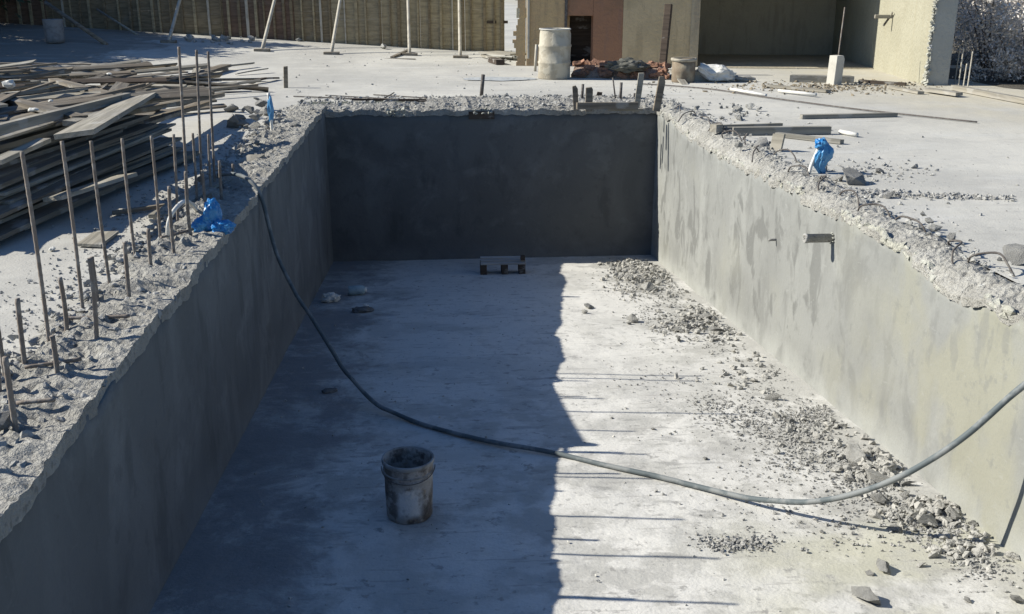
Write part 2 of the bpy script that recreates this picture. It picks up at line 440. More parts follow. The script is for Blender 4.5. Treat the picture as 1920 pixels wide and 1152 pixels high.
# pale torn lip of plaster under the right rim
def torn_lip():
    rnd = random.Random(5); mb = MB()
    for i in range(430):
        y = rnd.uniform(4.4, 14.4); big = .5+.5*fbm(y*.8, 61)
        if rnd.random() > .35+.9*big: continue
        sz = rnd.uniform(.02, .055)*(1.3 if y < 7.5 else 1)*(.7+.7*big); z = top_r(y)-rnd.uniform(-.02, .03)
        V, Fc = rnd.choice(HULLS)
        M = Matrix.Translation((xr(y)+rnd.uniform(-.006, .022), y, z-sz*.15)) @ Euler((rnd.uniform(-.5, .5), rnd.uniform(-.35, .35), rnd.uniform(-.4, .4))).to_matrix().to_4x4() @ Matrix.Diagonal((sz*.42, sz*1.5, sz*.9, 1))
        mb.add(V, Fc, M)
    o = mb.build('plaster_lip', BROKEN, pool); o['label'] = 'pale torn plaster lip under the right rim'; o['kind'] = 'stuff'
torn_lip()
# notch in the far rim with a broken pale collar
mb = MB(); q = at(738, 208, -.02)
for k in range(26):
    rnd = random.Random(k); stones(mb, (q.x+rnd.uniform(-.16, .16), YF-.03+rnd.uniform(-.02, .05), -.02-rnd.uniform(0, .10)), rnd.uniform(.02, .05), rnd)
o = mb.build('broken_collar', BROKEN, pool); o['label'] = 'pale broken notch in the far rim'; o['kind'] = 'stuff'

mb = MB(); q = at(905, 216, -.03)
for k in range(9):
    rnd = random.Random(100+k); stones(mb, (q.x+rnd.uniform(-.13, .16), YF-.035+rnd.uniform(-.015, .02), -.02-rnd.uniform(0, .07)), rnd.uniform(.015, .035), rnd)
o = mb.build('broken_collar', BROKEN, pool); o['label'] = 'pale chips of a broken notch at the middle of the far rim'; o['kind'] = 'stuff'
mb = MB().box((q.x-.17, YF-.02, -.16), (q.x+.2, YF+.03, -.05))
mb.build('notch', WOODD, pool)  # solid dark block: shade inside the broken hole given as colour

# ------------------------------------------------------------------ loose stuff
def scatter(name, m, fn, n, smin, smax, label_cat, seed, power=2.2):
    rnd = random.Random(seed); mb = MB()
    for _ in range(n):
        p = fn(rnd)
        if p is None: continue
        s = smin+(smax-smin)*rnd.random()**power
        stones(mb, p, s, rnd)
    o = mb.build(name, m); return tag(o, label_cat[0], label_cat[1], kind='stuff')
def on_left(r):
    y = 2.4+12.3*r.random()**1.0; d = r.uniform(0, .62); x = XL-d
    z = top_l(y)+crumble(x, y)*min(1, .35+d*3)
    return (x, y, max(0, z-.02))
scatter('rim_rubble', STONE_D, on_left, 3600, .006, .042, ('loose grey grit and crumbs on the left rim', 'rubble'), 11)
def on_right(r):
    y = 4.2+10.4*r.random(); d = r.uniform(0, .5); x = xr(y)+d; rise = 1-math.exp(-d/.14)
    z = top_r(y)*(1-rise)+.045*rise+crumble(x, y)*.85*min(1, .35+d*4)
    if d > .42: z = 0
    return (x, y, z-.02)
scatter('rim_rubble', STONE, on_right, 1700, .004, .032, ('loose pale grit and crumbs on the right rim', 'rubble'), 12)
def on_far(r):
    x = r.uniform(-1.9, 3.7); y = YF+r.uniform(0, 1.5)
    return (x, y, .0)
scatter('rim_rubble', STONE_D, on_far, 1300, .01, .055, ('loose dirt and crumbs behind the far pool edge', 'rubble'), 13)
CL = [((1205, 525), 60, 30, 5), ((1180, 500), 40, 14, 2), ((1300, 605), 70, 28, 4), ((1240, 585), 60, 28, 2), ((1420, 790), 110, 40, 4), ((1350, 770), 60, 30, 2), ((1480, 850), 80, 40, 3), ((1640, 900), 70, 40, 5), ((1740, 970), 70, 30, 4), ((1500, 800), 60, 40, 2), ((1380, 1020), 60, 14, 2), ((1620, 860), 45, 15, 3), ((1265, 545), 20, 30, 1), ((1355, 640), 34, 26, 1.5), ((1440, 715), 40, 30, 1.2), ((1530, 790), 40, 30, 1.6), ((1780, 1000), 60, 26, 2), ((1850, 1060), 50, 30, 1), ((1600, 960), 120, 60, 1.6), ((1450, 930), 140, 60, 1.2), ((1250, 700), 90, 60, .9)]
def on_floor(r):
    c = r.choices(CL, [q[3] for q in CL])[0]
    px, py = r.gauss(c[0][0], c[1]*.62), r.gauss(c[0][1], c[2]*.62)
    if py < 484: return None
    p = atf(px, py)
    if p.x > XR-.03 or p.y > YF-.05: return None
    return (p.x, p.y, fz(p.y))
scatter('floor_gravel', STONE_D, on_floor, 15000, .003, .021, ('fine pale gravel and crumbs strewn along the sunny side of the pool floor', 'gravel'), 14, 2.6)
def on_floor2(r):
    p = (r.uniform(XL+.05, XR-.05), 3.8+10.7*r.random()**1.3)
    return (p[0], p[1], fz(p[1]))
scatter('floor_gravel', STONE, on_floor2, 650, .003, .016, ('sparse grit over the whole pool floor', 'gravel'), 15, 2.5)
def on_deck(r):
    if r.random() < .5:
        x = 3.6+abs(r.gauss(0, .9)); y = r.uniform(5, 18)
    else:
        x = r.uniform(-3, 8); y = r.uniform(16.2, 27)
    return (x, y, gz(x, y))
scatter('deck_grit', STONE_D, on_deck, 900, .006, .035, ('scattered grit and crumbs over the sunlit slab', 'gravel'), 16, 2.6)
def on_deckl(r):
    x = -2.05-abs(r.gauss(0, .25)); y = r.uniform(2.5, 13); return (x, y, 0)
scatter('deck_grit', STONE_D, on_deckl, 2400, .003, .022, ('scattered grit on the slab left of the left rim', 'gravel'), 17, 2.6)

def on_line(r):
    t = r.random(); px, py = 1575+330*t, 362+12*t+r.gauss(0, 4-1.5*t); p = at(px, py); return (p.x, p.y, 0)
scatter('deck_grit', STONE_D, on_line, 900, .004, .035, ('thin drift of grit running across the slab from the right rim', 'gravel'), 18, 2.4)
def on_tr(r):
    px, py = r.gauss(1640, 50), r.gauss(322, 12); p = at(px, py); return (p.x, p.y, 0)
scatter('deck_grit', STONE_D, on_tr, 260, .004, .03, ('small scatter of crumbs on the slab beyond the right rim', 'gravel'), 19, 2.4)
HEAPS = [((1205, 522), 46, 22, .09, 3), ((1310, 608), 56, 26, .04, 2), ((1640, 885), 46, 24, .05, 1.7), ((1735, 960), 50, 20, .035, 1.3), ((1180, 498), 26, 8, .05, 1), ((1560, 820), 70, 34, .01, .7), ((1400, 690), 60, 40, .0, .8), ((1810, 1030), 50, 24, .01, .8)]
def on_heap(r):
    c = r.choices(HEAPS, [q[4] for q in HEAPS])[0]
    a, b = r.gauss(0, .75), r.gauss(0, .75)
    py = c[0][1]+b*c[2]
    if py < 488: return None
    p = atf(c[0][0]+a*c[1], py)
    if p.x > XR-.02 or p.y > YF-.04: return None
    return (p.x, p.y, fz(p.y)+c[3]*math.exp(-(a*a+b*b)*1.1)*r.random()**.6)
scatter('heap_rubble', m_stone('mortar rubble', (.47, .46, .42)), on_heap, 2300, .006, .055, ('pale broken mortar heaped in low mounds at the foot of the right wall', 'rubble'), 20, 2.6)
# individual chunks -------------------------------------------------
chunk_me = []
for i, (V, Fc) in enumerate(HULLS):
    bm = bmesh.new(); vs = [bm.verts.new(v) for v in V]
    for f in Fc: bm.faces.new([vs[k] for k in f])
    bmesh.ops.subdivide_edges(bm, edges=bm.edges, cuts=2, use_grid_fill=True)
    for v in bm.verts: v.co *= 1+.16*noise.noise(v.co*2.2+Vector((i*3, 0, 0)))+.06*noise.noise(v.co*6)
    me = bpy.data.meshes.new('concrete_chunk'); bm.to_mesh(me); bm.free(); chunk_me.append(me)
def chunk(p, s, label, group, rnd, m=None, name='concrete_chunk', flat=1.):
    me = rnd.choice(chunk_me)
    o = bpy.data.objects.new(name, me); COL.objects.link(o)
    if not me.materials: me.materials.append(STONE)
    if m is not None:
        o.material_slots[0].link = 'OBJECT'; o.material_slots[0].material = m
    o.scale = (s, s, s*flat); o.rotation_euler = (rnd.uniform(-.4, .4), rnd.uniform(-.4, .4), rnd.uniform(0, 6.28))
    o.location = (p[0], p[1], p[2]+s*flat*.38)
    return tag(o, label, 'concrete chunk', group)
rnd = random.Random(21)
names = {0: ('small broken concrete chunk in the debris heap at the far right floor corner', 'chunks in the far right corner heap'),
         2: ('broken concrete chunk in the debris by the right wall, mid-way along the pool floor', 'chunks by the middle of the right wall'),
         7: ('jagged concrete chunk in the near debris heap by the hose and right wall', 'chunks in the near heap by the hose'),
         4: ('small crumb of concrete in the gravel spread beside the right wall', 'crumbs in the gravel spread')}
for ci, n, sm, sx in ((0, 26, .03, .10), (1, 10, .03, .09), (2, 20, .03, .095), (3, 10, .025, .055), (7, 24, .025, .085), (8, 20, .02, .07), (4, 12, .016, .04), (11, 8, .03, .08)):
    c = CL[ci]; lab = names[{1: 0, 3: 2, 8: 7, 11: 7}.get(ci, ci)]
    k = 0
    while k < n:
        px, py = rnd.gauss(c[0][0], c[1]*.55), rnd.gauss(c[0][1], c[2]*.55)
        if py < 487: continue
        p = atf(px, py)
        if p.x > XR-.06 or p.y > YF-.06: continue
        chunk((p.x, p.y, fz(p.y)), sm+(sx-sm)*rnd.random()**2, lab[0], lab[1], rnd, flat=.8); k += 1
for px, py, s, lab in ((1450, 749, .085, 'dark lone concrete chunk lying on the sunlit floor beyond the gravel spread'),
                       (1482, 792, .055, 'pale lone chunk with sharp shadow near the gravel spread'),
                       (1103, 578, .10, 'flat concrete chunk lying alone beside the floor shadow line'),
                       (1095, 587, .07, 'smaller flat chunk touching the lone one beside the floor shadow line'),
                       (1185, 603, .11, 'flat concrete chunk left of the middle debris'),
                       (1225, 806, .03, 'tiny upright crumb on the rebar shadows'),
                       (1322, 862, .035, 'tiny chunk left of the hose in the sun'),
                       (1655, 1070, .075, 'pale brick-like fragment on the sandy floor at lower right'),
                       (1630, 1078, .04, 'small flat chip beside the pale brick-like fragment'),
                       (1622, 1127, .10, 'pale broken slab fragment lowest on the sandy floor'),
                       (1905, 1128, .06, 'pale chunk at the lower right corner by the wall'),
                       (1815, 1128, .035, 'small pale chunk near the lower edge of the floor'),
                       (1735, 985, .12, 'large rounded concrete lump by the hose shadow at the wall foot'),
                       (1600, 862, .15, 'largest angular slab chunk topping the near debris heap'),
                       (1650, 905, .14, 'squat concrete block in the middle of the near debris heap'),
                       (1320, 600, .13, 'large grey lump at the wall foot in the middle debris'),
                       (1215, 545, .13, 'large rounded lump in the far corner heap'),
                       (1345, 625, .12, 'flat slab piece leaning at the wall in the middle debris')):
    p = atf(px, py); chunk((p.x, p.y, fz(p.y)), s, lab, None, rnd, flat=.75)
# rubble beside the far left corner and on the deck
for k in range(34):
    px, py = rnd.gauss(480, 28), rnd.gauss(228, 14)
    p = at(px, py); s = .04+.12*rnd.random()**1.6
    chunk((p.x, p.y, max(0, .18-.25*abs(px-490)/60)*rnd.random()), s, 'broken concrete lump in the grey heap beside the far left pool corner', 'lumps in the heap by the far left corner', rnd, STONE_D)
o = chunk(at(436, 240), .17, 'dark angular slab piece at the left end of the far left rubble heap', None, rnd, STONE_D)
for k in range(18):
    px, py = rnd.gauss(1378, 22), rnd.gauss(215, 8); p = at(px, py)
    chunk((p.x, p.y, 0), .03+.07*rnd.random()**2, 'pale rubble lump in the small heap behind the far right pool corner', 'lumps in the heap by the far right corner', rnd)
for k in range(24):
    px, py = rnd.uniform(345, 480), rnd.gauss(76, 4); p = atg(px, py)
    chunk((p.x, p.y, p.z), .05+.12*rnd.random()**2, 'pale stone in the line of rubble at the foot of the fence', 'stones along the fence foot', rnd)
for k in range(20):
    y = rnd.uniform(3, 14.3); d = rnd.uniform(.03, .55)
    chunk((XL-d, y, .05+crumble(XL-d, y)*.8), .02+.05*rnd.random()**2, 'small broken lump lying on the crumbled left rim', 'lumps on the left rim', rnd, STONE_D)
for k in range(25):
    y = rnd.uniform(4.6, 14.4); d = rnd.uniform(.05, .5)
    chunk((xr(y)+d, y, .03+crumble(xr(y)+d, y)*.7), .02+.055*rnd.random()**2, 'small broken lump lying on the crumbled right rim', 'lumps on the right rim', rnd)
for px, py, s, lab in ((1425, 278, .16, 'dark flat slab piece on the right rim beside the upright pale board'),
                       (1598, 345, .17, 'dark lump of broken concrete on the slab behind the right rim'),
                       (1572, 340, .10, 'pale sack-like lump against the dark lump behind the right rim'),
                       (1668, 372, .07, 'small pointed chunk on the slab below the dark lump'),
                       (1905, 492, .16, 'grey chunk on the right rim at the photo edge'),
                       (1715, 316, .06, 'lone small stone on the open slab at right'),
                       (1650, 325, .06, 'lone flat stone on the slab near the dark lump'),
                       (720, 92, .17, 'pale concrete cube lying near the fence between two props'),
                       (560, 78, .14, 'pale stone at the fence foot right of the second prop')):
    chunk(atg(px, py), s, lab, None, rnd, STONE_D if 'dark' in lab or 'grey' in lab else None, flat=.8)

# ------------------------------------------------------------------ rebar
def rebar(base, top, r=.009, m=STEEL, label='', group=None, bend=0):
    a, b = Vector(base), Vector(top); n = max(6, int((b-a).length/.022))
    pts = []
    for i in range(n+1):
        t = i/n; p = a.lerp(b, t); p.x += bend*math.sin(t*2.6)*.03; p.y += bend*math.cos(t*3.1)*.01
        pts.append(p-a)
    o = MB().tube(pts, r, 7, 1.13).build('rebar', m, None, True, a); return tag(o, label, 'rebar', group)
ordn = ['first', 'second', 'third', 'fourth', 'fifth', 'sixth', 'seventh', 'eighth', 'ninth', 'tenth', 'eleventh', 'twelfth', 'thirteenth', 'fourteenth']
rr = random.Random(2)
G = 'rebar rods standing in the left rim'
mid = [((92, 650), (40, 285)), ((155, 590), (115, 265)), ((208, 540), (172, 265)), ((255, 487), (230, 260)), ((300, 455), (283, 255)), ((332, 425), (325, 252)), ((369, 382), (361, 250)), ((395, 360), (391, 252))]
for i, (b, t) in enumerate(mid):
    B = at(*b); d = ray(*t); T = CAM+d*(B.y/d.y)
    rebar((B.x, B.y, -.1), (T.x, T.y, T.z), .0096, STEEL, f'waist-high rebar rod, {ordn[i]} from the near end of the left rim row', G, rr.uniform(-.3, .3))
for i, (b, t) in enumerate([((352, 400), (335, 88)), ((377, 356), (368, 94)), ((402, 350), (390, 97))]):
    B = at(*b); d = ray(*t); T = CAM+d*(B.y/d.y)
    rebar((B.x, B.y, -.1), (T.x, T.y, T.z), .0102, STEEL, f'tallest kind of rebar rod, {["nearest","middle","farthest"][i]} of the three rising above the timber pile', G, rr.uniform(-.4, .4))
short = [((2, 740), (-2, 690)), ((30, 805), (10, 670)), ((47, 690), (33, 560)), ((105, 707), (97, 630)), ((120, 622), (110, 520)), ((176, 640), (166, 484)), ((182, 560), (172, 482)), ((242, 562), (234, 455)), ((284, 500), (279, 430)), ((328, 475), (319, 350)), ((360, 447), (350, 322)), ((386, 383), (379, 320)), ((416, 374), (412, 302)), ((438, 338), (437, 308))]
for i, (b, t) in enumerate(short):
    B = at(*b, .03); d = ray(*t); T = CAM+d*(B.y/d.y)
    rebar((B.x, B.y, -.08), (T.x, T.y, T.z), .0112, STEEL, f'short stub of cut rebar, {ordn[i]} from the near end of the left rim', G, rr.uniform(-.5, .5))
# nearer rods of the same rows, beside the photographer (their shadows cross the floor)
for i, y in enumerate((4.42, 3.95, 3.5)):
    rebar((-1.93, y, -.1), (-1.92, y, .93-.02*i), .0098, STEEL, 'waist-high rebar rod of the left rim outside the picture, nearest the photographer', G)
# bars lying in the crumbled rim
for (a, b, lab) in (((45, 690), (150, 672), 'cut bar lying across the near left rim'), ((30, 757), (100, 748), 'rusty bar lying across the left rim nearest the camera'),
                    ((120, 598), (240, 592), 'bar lying across the left rim by the short stubs'), ((370, 428), (300, 445), 'bar lying beside the blue bag')):
    A, B = at(*a, .06), at(*b, .07); rebar(A, B, .009, STEEL, lab, None, .6)
for i, (b, t) in enumerate([((1790, 156), (1800, 88)), ((1797, 161), (1807, 90)), ((1806, 164), (1813, 120)), ((1814, 166), (1824, 97))]):
    B = at(*b); d = ray(*t); T = CAM+d*(B.y/d.y)
    rebar((B.x, B.y, -.05), (T.x, T.y, T.z), .011, POLE, f'pale rod standing at the slab edge beside the broken wall end, {ordn[i]} from the left', 'rods at the slab edge')
# bent bars hooked out of the right rim
for i, (px, py, ln) in enumerate([(1290, 222, .55), (1322, 232, .7), (1345, 247, .6), (1370, 262, .5), (1395, 268, .5), (1415, 292, .6), (1470, 300, .5), (1500, 330, .55), (1540, 352, .5), (1590, 380, .55), (1640, 405, .45), (1700, 430, .5), (1790, 480, .5), (1860, 505, .5), (1270, 210, .5)]):
    p = at(px, py); y0 = p.y
    pts = [(0, -ln*.4, -.06), (.02*rr.uniform(-1, 1), -ln*.25, .03), (.03, 0, .045+.03*rr.random()), (.06*rr.uniform(-1, 1), ln*.25, .03), (.08*rr.uniform(-1, 1), ln*.4, -.07)]
    a = rr.uniform(-.9, .5); c, s = math.cos(a), math.sin(a)
    pts = [(x*c-y*s, x*s+y*c, z) for x, y, z in pts]
    o = MB().tube(smoothpath(pts, 7), .0068, 6, 1.12).build('bent_rebar', STEELD, None, True, (min(p.x, xr(y0)+.36), y0, .03))
    tag(o, 'bent rebar hoop half buried in the crumbled right rim', 'rebar', 'bent bars in the right rim')
# thin rods lying behind the far rim
for i, (a, b) in enumerate([((550, 181), (690, 186)), ((610, 179), (755, 187)), ((622, 184), (800, 190)), ((700, 178), (800, 184)), ((720, 184), (738, 174))]):
    A, B = at(*a, .02), at(*b, .02); rebar(A, B, .009, STEELD, f'thin rod lying flat behind the far pool edge, {ordn[i]} from the left', 'loose rods behind the far pool edge', .4)

# ------------------------------------------------------------------ hose
hp = [(-1.86, 9.05, .10), (-1.68, 8.86, .135), (-1.53, 8.73, .10), (-1.43, 8.66, -.06), (-1.32, 8.51, -.51), (-1.18, 8.36, -.76), (-1.04, 8.22, -.95), (-.86, 8.03, -1.19), (-.72, 7.88, -1.36), (-.5, 7.64, -1.515), (-.24, 7.34, fz(7.34)+.022),
      (.32, 6.81, fz(6.81)+.022), (.87, 6.46, fz(6.46)+.022), (1.36, 6.07, fz(6.07)+.022), (1.75, 5.72, fz(5.72)+.024), (2.02, 5.44, fz(5.44)+.07), (2.25, 5.22, -1.22), (2.55, 4.96, -.97), (2.855, 4.80, -.615), (3.1, 4.72, -.305), (3.26, 4.66, -.07), (3.38, 4.58, .04), (3.6, 4.45, .03), (4.1, 4.2, .022)]
hs = smoothpath(hp, 14)
for i, q in enumerate(hs):
    k = min(1, i/20, (len(hs)-1-i)/20)*(1.6 if 130 < i < 190 else .8)
    hs[i] = q+Vector((.014*noise.noise((i*.06, 0, 0)), .022*noise.noise((i*.07, 5, 0)), .006*noise.noise((i*.09, 9, 0))))*k
o = MB().tube(hs, lambda t: .0175+.0014*noise.noise((t*60, 0, 3)), 12).build('hose', HOSE, None, True)
tag(o, 'long dark rubber hose slung across the pool floor from rim to rim', 'hose')

# ------------------------------------------------------------------ bucket
def m_bucket():
    m = Mat('grimy bucket', .7, .3).base((.36, .345, .32))
    m.over(m.noise(6, 7, space='object', lo=.44, hi=.60, rough=.65), (.13, .11, .09), .85)
    m.over(m.noise(14, 6, space='object', lo=.50, hi=.60), (.08, .065, .055), .65)
    m.over(m.noise(22, 5, space='object', lo=.6, hi=.68), (.30, .23, .16), .6)
    # white label remnant / paint patch on the camera side
    sp = m.nt.nodes.new('ShaderNodeSeparateXYZ'); m.L(m.coords('object'), sp.inputs[0])
    fx = m.math('SUBTRACT', 1, m.ramp(m.math('ABSOLUTE', m.math('ADD', sp.outputs[0], -.005), 0), .045, .09))
    fzz = m.math('MULTIPLY', m.ramp(sp.outputs[2], .02, .07), m.math('SUBTRACT', 1, m.ramp(sp.outputs[2], .20, .27)))
    front = m.math('SUBTRACT', 1, m.ramp(sp.outputs[1], -.09, -.02))
    pm = m.math('MULTIPLY', m.math('MULTIPLY', fx, fzz), m.math('MULTIPLY', front, m.noise(11, 6, space='object', lo=.36, hi=.5)))
    m.over(pm, (.62, .62, .60), .9)
    m.bump(m.noise(16, 6, space='object'), .4)
    return m.done(.01)
B = Vector((-.175, 5.58, 0)); B.z = fz(5.58)+.012
bk = empty('bucket', B, 'grimy cement-stained plastic bucket standing in the shade on the pool floor', 'bucket')
MBK = m_bucket()
bb = MB().lathe([(0, .004), (.12, .002), (.136, 0), (.140, .008), (.142, .08), (.144, .16), (.1465, .26), (.148, .262), (.148, .27), (.147, .272), (.150, .352), (.1505, .372), (.145, .372), (.1445, .34), (.141, .15), (.136, .03), (.12, .022), (0, .02)], 48)
bb.v = [(x*(1+.028*noise.noise((x*14, y*14, z*14))), y*(1+.028*noise.noise((x*14, y*14, z*14))), z) for x, y, z in bb.v]
bb.build('bucket_body', MBK, bk, True)
RIMM = m_simple('bucket rim', (.30, .30, .285), .7, .3, (.12, .11, .10), 14, .7)
MB().lathe([(.150, .352), (.158, .355), (.160, .372), (.157, .381), (.148, .381), (.146, .372)], 48).build('bucket_rim', RIMM, bk, True)
for z in (.305,):
    MB().lathe([(.1465, z-.005), (.155, z-.004), (.1555, z+.003), (.147, z+.005)], 48).build('bucket_ridge', RIMM, bk, True)
hpts = [(math.cos(a)*.158, -.018-.05*math.sin(a), .325-.12*math.sin(a)) for a in [math.pi*k/20 for k in range(21)]]
hpts = [(math.cos(a)*.162, -math.sin(a)*.160, .325-.05*math.sin(a)) for a in [math.pi*k/24 for k in range(25)]]
MB().tube(hpts, .0028, 6).build('handle', STEELD, bk, True)
MB().lathe([(0, .06), (.06, .065), (.131, .06)], 30, .1).build('cement_residue', STONE_D, bk, True)

# ------------------------------------------------------------------ planks
def plank(A, Bp, wd, th, m, label, group=None, name='plank', roll=0., warp=.0, sq=True, taper=1.):
    A, Bp = Vector(A), Vector(Bp); d = Bp-A; ln = d.length
    X = d.normalized(); Y = Vector((0, 0, 1)).cross(X).normalized(); Z = X.cross(Y)
    rot = Matrix((X, Y, Z)).transposed() @ Matrix.Rotation(roll, 3, 'X')
    mb = MB(); n = 8; r1 = random.Random(int(abs(A.x*977+A.y*331+ln*77)*10))
    ca, cb = (r1.uniform(-.3, .3)*wd for _ in range(2))
    cut = r1.uniform(0, 5)
    for i in range(n+1):
        t = i/n; x = ln*t; bow = warp*ln*math.sin(t*math.pi)+.2*warp*ln*math.sin(t*5)
        w0 = wd*(1+(taper-1)*t)
        x0 = x+(ca if i == 0 else cb if i == n else 0)
        tw = .3*warp*math.sin(t*4+cut)*wd*4
        for (yy, zz, xx) in ((-w0/2, -th/2, x), (w0/2, -th/2, x0), (w0/2, th/2, x0), (-w0/2, th/2, x)):
            mb.v.append((xx, yy, zz+bow+tw*yy/wd))
    for i in range(n):
        for k in range(4):
            a = i*4+k; b = i*4+(k+1) % 4; mb.f.append((a, b, b+4, a+4))
    mb.f += [(3, 2, 1, 0), (n*4, n*4+1, n*4+2, n*4+3)]
    o = mb.build(name, m); o.matrix_world = Matrix.Translation(A) @ rot.to_4x4()
    return tag(o, label, 'plank', group)

# the timber pile: long boards stacked along the pool, a jumble behind
pr = random.Random(9)
DIR = Vector((.145, .985, 0)).normalized(); NRM = Vector((-DIR.y, DIR.x, 0))       # NRM points away from the pool
P0 = Vector((-2.93, 7.1, 0))
def pile_pt(along, c, z): return P0+DIR*along+NRM*c+Vector((0, 0, z))
GP = 'boards of the timber pile'
L_FACE = 'long weathered board layered in the shaded pool-side face of the timber pile'
L_TOP = 'weathered grey board lying loose on top of the timber pile'
L_BACK = 'short crooked board in the jumbled far part of the timber pile'
z = .03
for k in range(19):
    th = pr.uniform(.02, .043); setback = .02+.044*k+pr.uniform(-.05, .10)
    end = 3.9-.05*k+pr.uniform(-.7, .5)
    for j in range(2):
        c = setback+j*.24+pr.uniform(-.02, .02); ln = pr.uniform(3.6, 5.6)
        a1 = end-j*pr.uniform(-.2, .5); a0 = max(a1-ln, pr.uniform(-.45, .35)); y = pr.uniform(-.035, .035)
        plank(pile_pt(a0, c-y*ln*.5, z+pr.uniform(-.004, .004)), pile_pt(a1, c+y*ln*.5, z+pr.uniform(-.004, .03)), pr.uniform(.14, .24), th*.86, WOOD if pr.random() < .85 else WOODP, L_FACE, GP, warp=pr.uniform(-.004, .006))
    z += th*1.02
ZT = z
# core that carries the top (wide boards, seen only through gaps)
for k in range(8):
    for j in range(2):
        c = .75+j*.42+pr.uniform(-.05, .05)
        plank(pile_pt(-.2+pr.uniform(-.2, .5), c, .04+k*.075), pile_pt(3.2+pr.uniform(-.6, .5), c+pr.uniform(-.1, .1), .04+k*.075), .4, .05, WOOD, L_FACE, GP)
def heap(x, y):                         # height of the jumble behind the stack
    c = (Vector((x, y, 0))-P0).dot(NRM); a = (Vector((x, y, 0))-P0).dot(DIR)
    h = .62*math.exp(-((c-1.2)/1.7)**2)*(1/(1+math.exp((a-5.2)/.9)))
    h2 = .42*math.exp(-((x+6.2)/2.0)**2-((y-16)/3.4)**2)
    return max(h, h2)
for k in range(64):
    a = pr.uniform(.6, 4.4); c = pr.uniform(.5, 2.8); yaw = pr.gauss(-.12, .34); ln = pr.uniform(1.0, 3.0)
    d = (Matrix.Rotation(yaw, 3, 'Z') @ DIR); p = pile_pt(a, c, 0)
    A, Bp = p-d*ln/2, p+d*ln/2
    if Bp.x > -2.25: continue
    zt = heap(p.x, p.y)+pr.uniform(0, .10)+.03
    A.z = zt+pr.uniform(-.05, .05); Bp.z = zt+pr.uniform(-.10, .08)
    plank(A, Bp, pr.uniform(.05, .19), pr.uniform(.016, .034), WOOD if pr.random() < .78 else WOODP, L_TOP, GP, roll=pr.uniform(-.35, .35), warp=pr.uniform(-.006, .008))
for k in range(190):
    x = pr.gauss(-5.6, 1.6); y = pr.gauss(15.3, 2.6)
    if x > -3.3 or y > 21.5: continue
    yaw = pr.gauss(.9, .55); ln = pr.uniform(.6, 2.6); d = Vector((math.sin(yaw), math.cos(yaw), 0))
    zt = heap(x, y)*pr.uniform(.5, 1.05)+.03
    A = Vector((x, y, zt+pr.uniform(-.08, .08)))-d*ln/2; Bp = Vector((x, y, zt+pr.uniform(-.08, .12)))+d*ln/2
    A.z = max(A.z, .03); Bp.z = max(Bp.z, .03)
    plank(A, Bp, pr.uniform(.04, .15), pr.uniform(.012, .035), pr.choice((WOOD, WOOD, WOOD, WOODD, WOOD, WOOD, WOODP, WOODG)), L_BACK, GP, roll=pr.uniform(-.5, .5), warp=pr.uniform(-.01, .01))
def pxplank(a, b, za, zb, wd, th, m, label, **kw):
    return plank(at(*a, za), at(*b, zb), wd, th, m, label, **kw)
pxplank((138, 253), (268, 180), .72, .60, .27, .035, WOODP, 'wide pale board lying aslant on top of the timber pile', roll=-.12)
pxplank((-30, 250), (240, 181), .74, .62, .06, .07, WOODP, 'long squared batten with a bright edge on top of the timber pile')
pxplank((130, 232), (335, 173), .66, .46, .10, .04, WOODP, 'narrow pale board just behind the wide pale one on the pile', roll=.1)
pxplank((96, 374), (240, 329), .22, .20, .17, .03, WOODP, 'pale board jutting low from the pool-side face of the pile', roll=-.15)
pxplank((215, 214), (412, 178), .42, .30, .14, .045, WOOD, 'grey board whose end juts farthest right from the pile')
pxplank((230, 245), (386, 192), .30, .22, .16, .04, WOOD, 'grey board jutting right below the longest one of the pile')
pxplank((330, 152), (424, 123), .06, .10, .22, .05, WOOD, 'thick grey board lying on the slab at the far end of the pile')
pxplank((300, 160), (385, 158), .05, .05, .10, .04, WOODP, 'thin pale batten lying on the slab by the far end of the pile')
pxplank((-10, 305), (84, 263), .60, .62, .09, .03, WOODP, 'short bright-edged board near the left edge of the photo')
pxplank((-10, 180), (150, 222), .70, .66, .13, .04, WOOD, 'dark board running crosswise over the top of the pile')
pxplank((100, 150), (235, 186), .52, .60, .12, .04, WOOD, 'grey board lying crosswise at the middle of the pile')
pxplank((102, 99), (258, 90), .10, .10, .12, .05, WOODP, 'long pale batten lying farthest back on the shaded slab')
pxplank((95, 106), (262, 99), .07, .08, .22, .05, WOOD, 'wide board lying at the back of the pile in front of the long pale batten')
pxplank((0, 112), (110, 96), .12, .12, .2, .04, WOOD, 'dark board at the back of the pile near the left edge')
# boards on the slab next to the left rim
pxplank((300, 405), (482, 292), .03, .03, .16, .03, WOODP, 'long pale board lying flat along the left rim behind the rods')
pxplank((210, 400), (330, 383), .025, .03, .035, .03, WOOD, 'thin batten lying on the shaded slab by the pile')
pxplank((165, 462), (200, 436), .02, .02, .17, .02, WOODP, 'small square offcut lying on the slab at the edge of the pile shadow')
